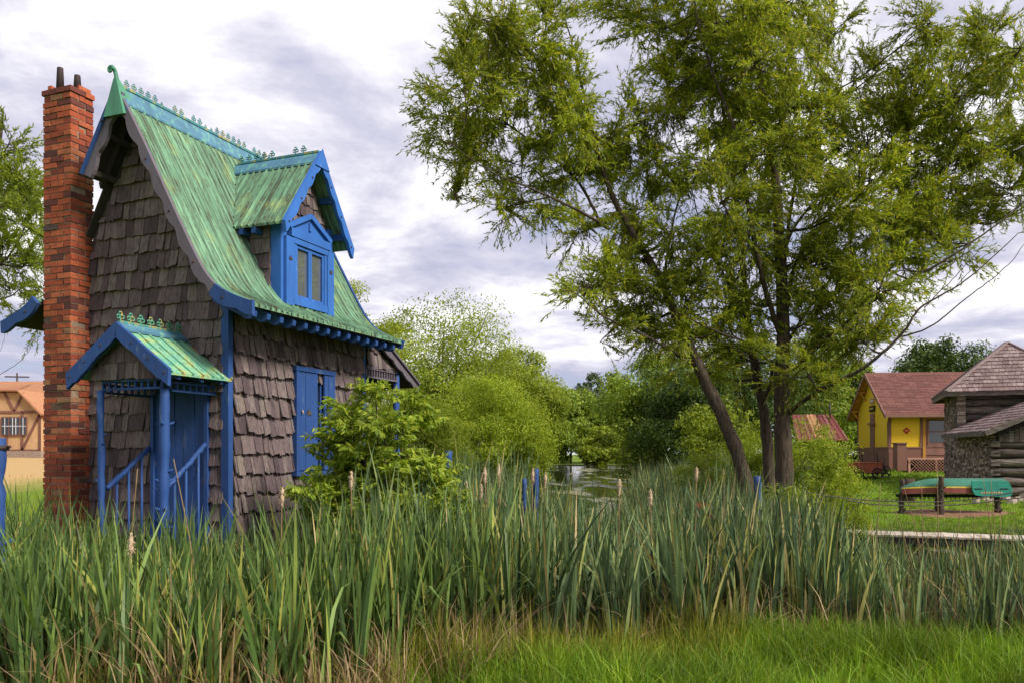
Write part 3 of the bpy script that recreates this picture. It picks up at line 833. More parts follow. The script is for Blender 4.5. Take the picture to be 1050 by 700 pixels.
mb = MB(); shingles(mb, lambda a, z, o: (1.215 + o, a, z), None, 2.84, 3.72, 2.94, 3.4, .2, lambda a: LZ(a) - .07, 19, .07, .13, .04)
mb.build('rear_porch_shingles', M['shingle'], lr)
mb = MB(); frieze(mb, (1.23, 2.84, 2.78), (1.23, 3.70, 2.78), 12, .13); frieze(mb, (1.23, 2.84, 2.90), (1.23, 3.70, 2.90), 1, .03)
mb.build('rear_frieze', M['barge'], lr)
log((1.22, 3.72, -.1), (1.22, 3.72, 2.92), .05, 41).build('rear_post', M['blue'], lr)
log((-1.22, 3.72, -.1), (-1.22, 3.72, 2.92), .05, 42).build('rear_post', M['blue'], lr)
mb = MB(); mb.box(-1.2, 1.3, 2.80, 4.1, .25, .42); mb.build('rear_porch_floor', M['wood_dark'], lr)
for yy in (3.0, 3.25, 3.5):
    pass
mb = log((1.24, 2.84, .95), (1.24, 3.68, .95), .03, 44, 3)
for yy in (2.95, 3.1, 3.25, 3.4, 3.55): mb.tube([(1.24, yy, .42), (1.24, yy, .95)], .02, 6)
mb.build('rear_railing', M['blue'], lr)
# ------------------------------------------------------------------ foliage generators
def perp(D, g):
    r = g.normal(0, 1, D.shape); s = np.cross(D, r); return norm(s)
def leaf_quads(P, D, L, Wd, g, Nrm=None):
    """rhombic leaves; P base, D direction, L length, Wd width"""
    n = len(P); L = np.broadcast_to(L, (n,))[:, None]; Wd = np.broadcast_to(Wd, (n,))[:, None]
    S = perp(D, g) if Nrm is None else norm(np.cross(D, Nrm))
    mid = P + D * L * .42
    V = np.stack([P, mid + S * Wd * .5, P + D * L, mid - S * Wd * .5], 1).reshape(-1, 3)
    F = np.arange(4 * n).reshape(n, 4)
    return V, F
def blades(P, L, Wd, lean, az, curl, g, segs=5, face=None):
    """P base (n,3), L length, lean amount at the tip (fraction of L), az lean azimuth, curl tip droop"""
    n = len(P); t = np.linspace(0, 1, segs + 1)[None, :]
    d = np.stack([np.cos(az), np.sin(az)], 1)
    hor = (lean[:, None] * (.35 * t + .65 * t ** 2.2)) * L[:, None]
    up = L[:, None] * (t - curl[:, None] * t ** 3)
    C = np.stack([P[:, 0:1] + d[:, 0:1] * hor, P[:, 1:2] + d[:, 1:2] * hor, P[:, 2:3] + up], -1)
    fa = g.uniform(0, 2 * PI, n) if face is None else face
    S = np.stack([np.cos(fa), np.sin(fa), np.zeros(n)], 1)[:, None]
    w = Wd[:, None] * np.minimum(1, (1 - t) ** .6 * 1.15 + .02) * .5
    A = C - S * w[..., None]; B = C + S * w[..., None]
    V = np.stack([A, B], 2).reshape(n, -1, 3); m = 2 * (segs + 1)
    k = np.arange(segs)
    f = np.stack([2 * k, 2 * k + 1, 2 * k + 3, 2 * k + 2], -1)
    F = (np.arange(n)[:, None, None] * m + f[None]).reshape(-1, 4)
    return V.reshape(-1, 3), F

def scatter_polar(g, n, px0, px1, y0, y1):
    """random points uniformly over the ground area between two bearings and two depths"""
    Y = np.sqrt(g.uniform(y0 ** 2, y1 ** 2, n)); a = (g.uniform(px0, px1, n) - 525) / FPX
    return a * Y, Y

# ------------------------------------------------------------------ clump-built tree (willows)
def clump_tree(name, root, limbs, clumps, seed, leafmat, meta, ls=.10, lw=.0195, nsub=16, ntw=13, nlf=29, droop=.18, YD=16.0, dens=1.0):
    g = np.random.default_rng(seed)
    t = empty(name, root, **meta)
    root = np.array(root)
    parts = []; nodes = []; nrad = []
    for li, (pts, r0, r1) in enumerate(limbs):
        P = np.array([wp(p[0], p[1], YD + (p[2] if len(p) > 2 else 0)) for p in pts])
        n = max(10, len(P) * 7); Q = smooth_line(P, n); Q[1:-1] += np.cumsum(g.normal(0, .006, (n - 2, 3)), 0)
        rr = np.linspace(1, 0, n) ** 1.15 * (r0 * (1 if r0 > .1 else .72) - r1 * .8) + r1 * .8
        if r0 > .12: rr = rr * (1 + .04 * g.normal(0, 1, n))
        parts.append(tube_np(Q, rr, 12 if r0 > .1 else 7)); nodes.append(Q[n // 5:]); nrad.append(rr[n // 5:])
    NP = np.concatenate(nodes); NR = np.concatenate(nrad)
    twb, twd, twl = [], [], []
    for c in clumps:
        cx, cy, rx, ry = c[:4]; dz = c[4] if len(c) > 4 else g.normal(0, .9); den = c[5] if len(c) > 5 else 1.0
        Yc = YD + dz; C = wp(cx, cy, Yc); sx, sz = rx / FPX * Yc, ry / FPX * Yc; sy = (sx + sz) * .5
        E = np.array([sx, sy, sz])
        v = C - NP; dist = np.linalg.norm(v, axis=1) + np.maximum(0, NP[:, 2] - C[2] + .1) * 1.6
        i = int(np.argmin(dist)); S = NP[i]
        L = np.linalg.norm(C - S)
        mid = (S + C) / 2 + np.array([0, 0, -.10 * L]) + g.normal(0, .05 * L, 3)
        tip = C + norm(C - S) * .5 * min(sx, sz)
        B = smooth_line([S, mid, C, tip], 14)
        parts.append(tube_np(B, np.linspace(min(.035, NR[i] * .8), .008, 14), 5))
        ns = max(3, int(nsub * den * dens * (rx * ry / 2000) ** .5 * 1.25))
        for _ in range(ns):
            s0 = B[g.integers(4, 14)]; u = norm(g.normal(0, 1, 3)) * g.uniform(.55, 1.0); e = C + u * E
            m2 = (s0 + e) / 2 + g.normal(0, .06, 3) + np.array([0, 0, .06])
            Q = smooth_line([s0, m2, e], 9)
            parts.append(tube_np(Q, np.linspace(.011, .004, 9), 4))
            k = max(3, int(ntw * (np.linalg.norm(e - s0) / 1.0) ** .6 + 2))
            bi = g.uniform(.15, 1, k) * 8; j = np.clip(bi.astype(int), 0, 7)
            bp = Q[j] + (Q[j + 1] - Q[j]) * (bi - j)[:, None]
            dd = norm(norm(e - C) * .5 + norm(e - s0) * .8 + g.normal(0, .42, (k, 3)) + np.array([0, 0, .30]))
            twb.append(bp); twd.append(dd); twl.append(g.uniform(.30, .72, k))
    TB = np.concatenate(twb); TD = np.concatenate(twd); TL = np.concatenate(twl)
    n = len(TB)
    # twigs bend downwards; leaves along them
    u = np.sort(g.uniform(.02, 1, (n, nlf)), 1)
    P = TB[:, None] + TD[:, None] * (TL[:, None] * u)[..., None]
    P[..., 2] -= (droop * TL[:, None] * u ** 2)
    T = TD[:, None] + np.zeros_like(P); T = T.copy(); T[..., 2] -= 2 * droop * u
    T = norm(T)
    D = norm(T * .85 + g.normal(0, .42, P.shape) + np.array([0, 0, -.10]))
    P = P.reshape(-1, 3); D = D.reshape(-1, 3)
    V, F = leaf_quads(P, D, g.uniform(.7, 1.25, len(P)) * ls, lw * g.uniform(.8, 1.2, len(P)), g)
    np_mesh('crown', V - root, F, leafmat, t)
    # twig sticks
    uu = np.linspace(0, 1, 4)
    C = TB[:, None] + TD[:, None] * (TL[:, None] * uu)[..., None]; C[..., 2] -= droop * TL[:, None] * uu ** 2
    S = np.array([.0032, 0, 0]); A = C - S; Bq = C + S
    Vt = np.stack([A, Bq], 2).reshape(-1, 3); k = np.arange(3); f = np.stack([2 * k, 2 * k + 1, 2 * k + 3, 2 * k + 2], -1)
    Ft = (np.arange(n)[:, None, None] * 8 + f[None]).reshape(-1, 4)
    parts.append((Vt, Ft))
    V, F = cat(parts)
    np_mesh('trunk', V - root, F, M['bark'], t, smooth=True)
    print(name, 'leaves', len(P))
    return t

WM = dict(cat='tree', group='willow trees at the pond edge')
def groot(px, Y):
    x = (px - 525) / FPX * Y; return (x, Y, float(hgt(x, Y)))
limbsA = [([(806, 600), (804, 480), (801, 400), (803, 340), (800, 270), (796, 200), (786, 120), (776, 40, .2), (770, -50, .3), (765, -110, .3)], .19, .03),
    ([(803, 385), (850, 345, -.5), (905, 300, -.8), (965, 268, -1), (1015, 235, -1), (1060, 200, -1)], .06, .012),
    ([(803, 335), (820, 262, .4), (852, 226, .5), (900, 195, .6), (950, 165, .7), (1000, 120, .8)], .07, .014),
    ([(800, 275), (815, 230, .8), (860, 178, 1.2), (905, 125, 1.5), (965, 88, 1.5)], .05, .012),
    ([(806, 425), (835, 402, -.8), (880, 380, -1.3), (925, 345, -1.6), (948, 316, -1.7), (1000, 285, -1.8), (1052, 238, -1.9)], .065, .008),
    ([(925, 345, -1.6), (960, 330, -1.8), (1000, 300, -2), (1040, 268, -2.1), (1062, 236, -2.1)], .022, .005),
    ([(948, 316, -1.7), (968, 296, -1.8), (1000, 262, -1.9), (1022, 232, -1.9)], .014, .004),
    ([(975, 300, -1.7), (1010, 262, -1.7), (1030, 256, -1.8)], .010, .004),
    ([(801, 345), (782, 285, -.6), (770, 222, -.9), (765, 160, -1), (742, 92, -1), (720, 20, -1), (712, -40, -1)], .075, .014),
    ([(800, 300), (812, 210, .9), (830, 125, 1.2), (842, 40, 1.3), (850, -20, 1.3)], .06, .012),
    ([(803, 360), (840, 300, 1), (885, 250, 1.6), (935, 225, 2), (1000, 190, 2.2)], .05, .010),
    ([(786, 120), (750, 60, .8), (700, 30, 1), (650, 10, 1.2)], .035, .01)]
clA = [(760, 20, 60, 45), (700, 45, 55, 45), (650, 22, 45, 28), (820, 45, 45, 50), (640, -10, 45, 30), (720, -30, 80, 40), (820, -30, 60, 40),
    (690, 95, 38, 30), (745, 100, 55, 50), (812, 112, 55, 50), (856, 100, 28, 40), (852, 160, 40, 40), (730, 170, 35, 40), (785, 190, 55, 50), (770, 250, 50, 50),
    (745, 215, 35, 35), (820, 265, 45, 45), (760, 310, 50, 45), (830, 330, 45, 40), (870, 345, 45, 30), (740, 355, 45, 28), (830, 385, 55, 22, -1.0, .7), (885, 350, 40, 28, -1.0, .8), (900, 300, 45, 30),
    (890, 190, 45, 28), (930, 150, 45, 30), (975, 110, 45, 35), (990, 65, 42, 30), (955, 55, 22, 18), (1030, 100, 40, 35), (1010, 155, 45, 30), (960, 195, 50, 32), (900, 240, 50, 28), (950, 240, 45, 25),
    (1035, 195, 35, 30), (1000, 225, 40, 22), (920, 268, 45, 22), (870, 215, 35, 25), (860, 265, 35, 28), (980, 265, 30, 14, -1, .5), (850, 300, 35, 25), (1075, 140, 35, 50), (790, 60, 50, 50), (735, 60, 40, 40), (770, 130, 50, 40), (860, 30, 22, 25), (890, 150, 30, 26), (912, 112, 26, 22), (935, 88, 24, 20), (925, 180, 38, 26), (985, 140, 40, 30), (1040, 60, 30, 28), (1010, 30, 24, 20), (965, 225, 45, 24), (1040, 150, 35, 28), (880, 290, 35, 26), (930, 215, 40, 24), (845, 205, 30, 35), (800, 150, 40, 40), (800, 10, 50, 40), (905, 70, 24, 22), (885, 110, 26, 26), (945, 30, 26, 20), (930, 120, 26, 24)]
clump_tree('willow_tree', groot(804, 16), limbsA, clA, 101, M['willow_leaf'],
    dict(label='tallest willow with the thickest upright dark trunk and a wide crown reaching the right edge', **WM))
limbsB = [([(792, 600), (787, 470), (778, 390), (770, 335), (762, 250), (755, 170), (742, 90), (735, 30)], .13, .02),
    ([(782, 420), (792, 376, -.4), (765, 352, -1), (735, 340, -1.3), (694, 318, -1.5), (650, 290, -1.5)], .05, .01),
    ([(772, 340), (745, 290, -.5), (720, 240, -.9), (705, 180, -1)], .04, .01)]
clB = [(700, 300, 42, 35, -1), (730, 265, 40, 35, -1), (705, 345, 38, 25, -1), (660, 300, 38, 28, -1.2), (740, 130, 35, 35, .5), (705, 200, 22, 30, -1, .5), (745, 325, 35, 28, -.6), (720, 380, 38, 16, -.6, .6), (775, 400, 30, 18, 0, .4), (730, 80, 35, 35)]
clump_tree('willow_tree', groot(790, 16.6), limbsB, clB, 102, M['willow_leaf'],
    dict(label='slimmer willow trunk rising just left of the thickest trunk, grown over with small leaves', **WM), YD=16.6)
limbsC = [([(775, 600), (764, 495), (742, 430), (718, 378), (700, 340), (680, 290), (650, 240), (625, 195), (608, 140), (592, 70), (580, 20)], .155, .015),
    ([(708, 372), (665, 345, -.6), (620, 325, -1), (585, 300, -1.3), (562, 305, -1.3)], .045, .006),
    ([(625, 235), (590, 213, -.8), (550, 195, -1.2), (507, 178, -1.4), (465, 150, -1.4)], .045, .008),
    ([(616, 228), (590, 183, .4), (545, 145, .7), (490, 105, .8), (455, 80, .8)], .045, .008),
    ([(612, 240), (570, 212, .8), (520, 213, 1), (470, 205, 1)], .03, .006),
    ([(600, 110), (560, 70, .5), (520, 40, .7), (490, 20, .7)], .03, .008),
    ([(680, 290), (690, 230, .8), (700, 170, 1), (672, 110, 1)], .04, .008),
    ([(618, 240), (607, 262, -.6), (596, 285, -.8), (583, 318, -.9)], .010, .004),
    ([(612, 255), (590, 275, -.6), (575, 300, -.8)], .007, .003)]
clC = [(505, 28, 42, 30), (545, 55, 48, 38), (480, 85, 42, 38), (458, 120, 30, 32), (515, 125, 48, 42), (575, 95, 42, 42), (540, 90, 45, 38), (600, 135, 38, 40), (480, 165, 40, 28, .3, .8), (535, 175, 45, 28, .3, .9),
    (585, 180, 42, 34), (630, 165, 42, 42), (468, 205, 26, 20, 0, .6), (510, 215, 35, 20, 0, .5), (560, 215, 32, 24, 0, .8), (675, 170, 30, 34), (655, 215, 38, 36), (600, 240, 30, 26, 0, .8), (640, 265, 42, 34), (690, 240, 30, 34),
    (600, 300, 30, 22, -1, .7), (650, 320, 42, 28), (625, 290, 40, 30, -.6), (678, 345, 32, 22), (620, 345, 32, 18, -1, .5), (475, 45, 25, 25), (560, 20, 30, 22), (690, 120, 26, 24, 0, .6), (645, 130, 35, 30), (570, 140, 40, 35), (500, 75, 40, 35)]
clump_tree('willow_tree', groot(768, 15.6), limbsC, clC, 103, M['willow_leaf'],
    dict(label='willow whose trunk leans left over the cattails, with broken snags in its crown', **WM), YD=15.6)
# willow at the left edge, trunk outside the frame
limbsD = [([(-60, 600), (-62, 400), (-50, 300), (-30, 230), (-10, 170), (0, 110)], .2, .02), ([(-50, 310), (-25, 290), (5, 268), (28, 240), (44, 225)], .05, .006), ([(-40, 260), (-10, 225), (20, 195), (40, 180)], .04, .006),
    ([(-52, 330), (-15, 310), (10, 305), (30, 290), (44, 280)], .03, .005), ([(-60, 400), (-20, 392), (10, 380), (32, 362), (40, 345)], .012, .003), ([(0, 360), (6, 340), (4, 320)], .005, .002)]
clD = [(5, 155, 32, 22), (-30, 170, 40, 40), (22, 190, 26, 24), (-5, 215, 35, 30), (25, 235, 26, 22), (5, 265, 28, 20), (32, 272, 20, 16), (-35, 260, 40, 40), (10, 298, 24, 12, 0, .6), (52, 330, 16, 14, .3, .7), (50, 300, 20, 16), (50, 250, 22, 26), (-60, 220, 40, 50), (38, 210, 20, 25), (15, 320, 22, 10, 0, .4)]
clump_tree('willow_tree', (-11.2, 16, float(hgt(-11.2, 16))), limbsD, clD, 104, M['pale_leaf'],
    dict(label='pale airy willow at the left edge, its branches hanging behind the brick chimney', cat='tree'), YD=16)

# ------------------------------------------------------------------ rounded background trees and shrubs
def round_tree(name, px, Y, top_py, wpx, mat, seed, label, group, nleaf=14000, ls=None, base=.18, nl=34, trunk=True, cat_='tree', droop=0, lw=.6, z0=None, xs=1.0, flat=.85):
    g = np.random.default_rng(seed)
    x = (px - 525) / FPX * Y; gz = float(hgt(x, Y)) if z0 is None else z0
    H = CAMZ + (HZ - top_py) / FPX * Y - gz; Rx = wpx / FPX * Y / 2
    t = empty(name, (x, Y, gz), label=label, cat=cat_, group=group)
    ls = ls or (3.3 / FPX * Y); nleaf = int(nleaf * 1.25)
    cz = H * (base + (1 - base) * .5); Rz = H * (1 - base) / 2
    # lumps
    nl = int(nl * 2.6); nleaf = int(nleaf * 1.15)
    u = norm(g.normal(0, 1, (nl, 3))); rad = g.uniform(.2, 1.1, nl) ** .7
    LC = u * rad[:, None] * np.array([Rx, Rx * .9, Rz]); LC[:, 2] += cz
    LR = g.uniform(.10, .27, nl) * min(Rx, Rz) * 1.15
    w = LR ** 2; k = g.choice(nl, nleaf, p=w / w.sum())
    d = norm(g.normal(0, 1, (nleaf, 3)) + np.array([0, 0, .35]))
    rr = LR[k] * g.uniform(.2, 1.35, nleaf) ** .75
    P = LC[k] + d * (rr[:, None] * np.array([1.15, 1.15, flat]))
    nrm = norm(d + g.normal(0, .7, d.shape) + norm(P - np.array([0, 0, cz])) * .5)
    D = norm(np.cross(nrm, g.normal(0, 1, d.shape)) + np.array([0, 0, -droop]))
    V, F = leaf_quads(P, D, ls * g.uniform(.6, 1.3, nleaf), ls * lw * g.uniform(.7, 1.2, nleaf), g, nrm)
    np_mesh('crown', V, F, mat, t)
    parts = []
    r0 = max(.03, H * .018)
    if trunk:
        parts.append(tube_np(smooth_line([(0, 0, -.2), (.01 * H, 0, H * .25), (-.01 * H, 0, H * .55), (0, 0, H * .85)], 14), np.linspace(r0, r0 * .2, 14), 8))
    for i in g.permutation(nl)[:22]:
        c = LC[i]; s = np.array([0, 0, max(.05 * H, min(c[2] * .55, H * .5))]) if trunk else np.array([g.normal(0, .05 * Rx), g.normal(0, .05 * Rx), 0])
        parts.append(tube_np(smooth_line([s, (s + c) / 2 + g.normal(0, .04 * H, 3), c], 8), np.linspace(r0 * .4, r0 * .08, 8), 5))
    V, F = cat(parts); np_mesh('trunk' if trunk else 'stems', V, F, M['bark'], t, smooth=True)
    return t
G1 = 'trees on the bank left of the pond'; G2 = 'trees closing the far end of the pond'; G3 = 'dark trees behind the willows'; G4 = 'trees behind the depot'
T = round_tree
T('broadleaf_tree', 455, 42, 312, 165, M['gold_leaf'], 1, 'big pale yellow-green tree rising behind the rear of the cottage', G1, 42000, nl=90, droop=.3, lw=.42, base=.03)
T('broadleaf_tree', 372, 50, 298, 90, M['gold_leaf'], 2, 'pale feathery tree top showing just above the cottage eave', G1, 20000, droop=.3, lw=.42, base=.03)
T('broadleaf_tree', 530, 60, 352, 90, M['gold_leaf'], 3, 'pale green tree standing between the yellow willow bush and the far pond', G1, 20000, lw=.5, base=.03)
T('willow_bush', 500, 27, 388, 118, M['shrub_leaf'], 4, 'bright yellow-green rounded willow bush at the left bank of the pond', None, 42000, ls=.105, base=.0, nl=80, trunk=False, cat_='bush', droop=.6, lw=.3)
T('willow_bush', 440, 24, 402, 90, M['gold_leaf'], 5, 'olive green willow bush left of the bright yellow-green rounded bush', None, 26000, ls=.10, base=.0, nl=60, trunk=False, cat_='bush', droop=.6, lw=.3)
T('willow_bush', 546, 26, 450, 40, M['shrub_leaf'], 6, 'low leafy bush leaning out over the water left of the pond', None, 5000, ls=.09, base=.0, nl=22, trunk=False, cat_='bush', droop=.4, lw=.3)
T('broadleaf_tree', 548, 95, 385, 74, M['mid_leaf'], 7, 'mid green tree at the left end of the far pond bank', G2, 15000, base=0, nl=45)
T('broadleaf_tree', 585, 174, 404, 85, M['mid_leaf'], 8, 'round green tree in the middle of the far pond bank', G2, 15000, base=0, nl=45)
T('broadleaf_tree', 632, 176, 402, 80, M['mid_leaf'], 9, 'green tree right of the middle on the far pond bank', G2, 15000, base=0, nl=45)
T('broadleaf_tree', 604, 235, 386, 40, M['hazed_leaf'], 10, 'left one of two grey-green far trees above the pond treeline', G2, 7000)
T('broadleaf_tree', 634, 240, 384, 42, M['hazed_leaf'], 11, 'right one of two grey-green far trees above the pond treeline', G2, 7000)
T('round_bush', 614, 160, 440, 40, M['gold_leaf'], 12, 'small round pale bush at the far end of the water', None, 5000, base=0, trunk=False, cat_='bush')
T('round_bush', 655, 150, 456, 55, M['gold_leaf'], 13, 'low pale bush on the bank right of the small round bush', None, 5000, base=0, trunk=False, cat_='bush')
T('broadleaf_tree', 672, 62, 368, 104, M['mid_leaf'], 14, 'full mid green tree on the right bank of the pond', G3, 26000, base=.03, nl=65)
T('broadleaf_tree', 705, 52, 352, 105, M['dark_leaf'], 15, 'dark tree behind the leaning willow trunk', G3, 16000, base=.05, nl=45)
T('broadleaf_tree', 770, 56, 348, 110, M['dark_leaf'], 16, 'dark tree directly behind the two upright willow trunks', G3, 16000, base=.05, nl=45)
T('broadleaf_tree', 838, 62, 352, 95, M['mid_leaf'], 17, 'green tree between the willows and the yellow depot gable', G3, 15000, base=.05, nl=45)
T('broadleaf_tree', 740, 40, 405, 80, M['gold_leaf'], 18, 'small yellow-olive tree showing low between the willow trunks', G3, 9000, base=.05)
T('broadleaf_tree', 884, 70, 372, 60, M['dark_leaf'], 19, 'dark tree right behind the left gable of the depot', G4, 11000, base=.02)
T('broadleaf_tree', 868, 75, 366, 60, M['mid_leaf'], 20, 'lighter green tree behind the rusty roofed shed', G4, 9000, base=.02)
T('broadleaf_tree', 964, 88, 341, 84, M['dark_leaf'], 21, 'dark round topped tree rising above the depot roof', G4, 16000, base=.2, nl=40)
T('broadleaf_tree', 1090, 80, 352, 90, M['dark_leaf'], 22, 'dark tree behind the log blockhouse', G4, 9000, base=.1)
# yellow-green thicket under the willows
G5 = 'yellow-green shrubs below the willows'
T('willow_shrub', 828, 18.5, 438, 88, M['shrub_leaf'], 31, 'largest bright shrub right of the upright willow trunks', G5, 17000, ls=.09, base=0, nl=60, trunk=False, cat_='shrub', lw=.25, droop=.1)
T('willow_shrub', 768, 19.5, 446, 72, M['shrub_leaf'], 32, 'bright shrub behind and between the willow trunks', G5, 11000, ls=.09, base=0, nl=40, trunk=False, cat_='shrub', lw=.25)
T('willow_shrub', 718, 20, 460, 56, M['gold_leaf'], 33, 'looser shrub left of the leaning willow trunk', G5, 8000, ls=.09, base=0, nl=36, trunk=False, cat_='shrub', lw=.25)
T('willow_shrub', 812, 13.2, 494, 66, M['shrub_leaf'], 34, 'low leafy shrub in front of the upright willow trunks by the reeds', G5, 3200, ls=.09, base=0, nl=26, trunk=False, cat_='shrub', lw=.25)
T('willow_shrub', 868, 19.5, 484, 50, M['shrub_leaf'], 35, 'small low shrub where the lawn begins', G5, 4500, ls=.08, base=0, nl=26, trunk=False, cat_='shrub', lw=.25)
T('red_leaved_plant', 721, 12.2, 504, 22, M['red_leaf'], 36, 'small red-leaved plant among the cattails left of the willows', None, 260, ls=.07, base=0.3, nl=9, trunk=False, cat_='plant', lw=.5)

# ------------------------------------------------------------------ pinnate shrub in front of the cottage
def pinnate_bush(name, x, y, H, Rr, seed, n_st, label, mat, leaf=.075, nleafst=26):
    g = np.random.default_rng(seed); gz = float(hgt(x, y))
    t = empty(name, (x, y, gz), label=label, cat='shrub'); parts = []; Vp, Dp, Ls = [], [], []
    for i in range(n_st):
        az = g.uniform(0, 2 * PI); rr = Rr * g.uniform(.15, 1) ** .7; h = H * g.uniform(.30, 1.0) * (1 - .45 * (rr / Rr) ** 2)
        e = np.array([math.cos(az) * rr, math.sin(az) * rr * .8, h]); s = np.array([math.cos(az) * .12, math.sin(az) * .12, 0])
        Q = smooth_line([s, s * .5 + e * .45 + (0, 0, h * .18), e + (0, 0, h * .02), e + np.array([math.cos(az), math.sin(az), -.3]) * .12], 14)
        parts.append(tube_np(Q, np.linspace(.014, .004, 14), 5))
        for k in range(nleafst):
            f = g.uniform(.25, 1.0) * 12.9; j = int(f); b = Q[j] + (Q[j + 1] - Q[j]) * (f - j)
            a2 = g.uniform(0, 2 * PI); d = norm(np.array([math.cos(a2), math.sin(a2), g.uniform(-.1, .9)]) + .6 * norm(e - s))
            L = g.uniform(.18, .38); m = 9; tt = np.linspace(.15, 1, m)
            R_ = b + d * (L * tt)[:, None]; R_[:, 2] -= .32 * L * tt ** 2
            dd = np.gradient(R_, axis=0); dd = norm(dd); sd = norm(np.cross(dd, norm(np.array([0, 0, 1.0]) + g.normal(0, .75, 3))))
            for sg in (-1, 1):
                Vp.append(R_); Dp.append(norm(dd * .65 + sg * sd * .75 + np.array([0, 0, -.55]) + g.normal(0, .25, R_.shape))); Ls.append(leaf * (1.1 - .3 * np.abs(tt - .5)) * g.uniform(.8, 1.2))
    P = np.concatenate(Vp); D = np.concatenate(Dp); L = np.concatenate(Ls)
    Nn = norm(np.array([.3, -.6, .7]) + g.normal(0, .8, P.shape))
    V, F = leaf_quads(P, D, L, L * .34, g, Nn); np_mesh('foliage', V, F, mat, t)
    V, F = cat(parts); np_mesh('stems', V, F, M['bark'], t, smooth=True); print(name, len(P))
pinnate_bush('leafy_shrub', -1.36, 9.0, 2.66, .82, 51, 92, 'leafy bright green shrub partly hiding the right wall of the cottage', M['bush_leaf'], .082, 30)
pinnate_bush('sapling', -1.72, 7.9, 1.2, .30, 52, 9, 'small yellow-green sapling low in front of the cottage wall', M['shrub_leaf'], .05, 16)

# ------------------------------------------------------------------ cattail beds
def reed_bed(name, n, px0, px1, y0, y1, Lf, seed, mat, wd=.017, segs=5, kind='stuff', mask=None, leanm=.18, label=None):
    g = np.random.default_rng(seed)
    # clustered: plants with several leaves each
    m = n // 6; X, Y = scatter_polar(g, m, px0, px1, y0, y1)
    if mask is not None:
        k = mask(X, Y, g); X, Y = X[k], Y[k]; m = len(X)
    X = np.repeat(X, 6) + g.normal(0, .03, m * 6); Y = np.repeat(Y, 6) + g.normal(0, .03, m * 6)
    P = np.stack([X, Y, hgt(X, Y) - .03], 1); nn = len(P)
    px = X / Y * FPX + 525
    L = Lf(px, Y) * np.repeat(g.normal(1, .12, m), 6) * g.uniform(.62, 1.04, nn)
    lean = np.abs(g.normal(0, leanm, nn)) + .03; curl = np.where(g.random(nn) < .17, g.uniform(.2, .65, nn), g.uniform(0, .06, nn))
    lean = np.where(curl > .15, lean + .25, lean)
    V, F = blades(P, L, wd * g.uniform(.6, 1.25, nn), lean, g.uniform(0, 2 * PI, nn), curl, g, segs)
    o = np_mesh(name, V, F, mat); tag(o, label, 'cattails', kind=kind); return o
def edge(px): return np.interp(px, [250, 380, 480, 560, 700, 850, 1100], [4.5, 5.4, 6.3, 7.0, 7.6, 7.8, 7.4])
def house_mask(X, Y, g):
    lx = (X + 4.267) * .9304 + (Y - 9.64) * -.3667; ly = (X + 4.267) * .3667 + (Y - 9.64) * .9304
    return ~((lx > -1.4) & (lx < 1.42) & (ly > -.95) & (ly < 4.2))
def L_left(px, Y): return np.interp(px, [-60, 100, 250, 350, 560], [1.42, 1.30, 1.22, 1.45, 1.45]) * np.interp(Y, [5, 7, 9], [.92, 1, .98])
reed_bed('cattail_bed', 9200, -90, 560, 5.2, 8.9, L_left, 61, M['reed_green'], .040, mask=lambda X, Y, g: house_mask(X, Y, g) & (Y > np.interp(X / Y * FPX + 525, [200, 300, 400, 560], [5.2, 5.4, 6.3, 7.7]) + g.normal(0, .18, len(X))), label='dense green cattail leaves in front of the cottage')
def L_mid(px, Y): return np.interp(px, [330, 480, 545, 600, 640, 700, 760, 850, 900, 960, 1080], [1.70, 1.74, 1.76, 1.45, 1.45, 1.56, 1.54, 1.30, .95, .85, 1.0]) * np.interp(Y, [7, 9, 12, 15], [.88, 1.0, 1.10, 1.16])
reed_bed('cattail_bed', 12500, 340, 900, 7.2, 14.8, L_mid, 62, M['reed'], .040, label='blue-green cattail leaves across the middle of the pond edge',
         mask=lambda X, Y, g: house_mask(X, Y, g) & (Y > edge(X / Y * FPX + 525) - .1 + .25 * np.sin(X * 2.7)) & ~((X / Y * FPX + 525 > 845) & (Y > 10.5)))
reed_bed('cattail_bed', 3800, 890, 1100, 7.2, 10.8, L_mid, 63, M['reed'], .032, label='shorter cattail leaves in front of the boardwalk', mask=lambda X, Y, g: (Y > edge(X / Y * FPX + 525) - .1 + .2 * np.sin(X * 2.7)) & (g.random(len(X)) < np.interp(X / Y * FPX + 525, [890, 930, 980, 1100], [1, .55, .65, .9])))
reed_bed('cattail_bed', 6500, 645, 770, 15, 34, lambda px, Y: np.interp(px, [645, 680, 770], [1.75, 2.05, 2.1]) + 0 * Y, 64, M['reed'], .034, 4, label='far bed of cattails on the right bank of the pond')
reed_bed('cattail_bed', 3000, 455, 560, 14, 27, lambda px, Y: np.interp(px, [455, 520, 560], [1.6, 1.3, 1.0]) + 0 * Y, 65, M['reed'], .03, 4, label='far bed of cattails on the left bank of the pond')
reed_bed('cattail_bed', 1600, 655, 720, 44, 60, lambda px, Y: 2.2 + 0 * Y, 66, M['reed'], .06, 3, label='farthest cattails under the right bank trees')
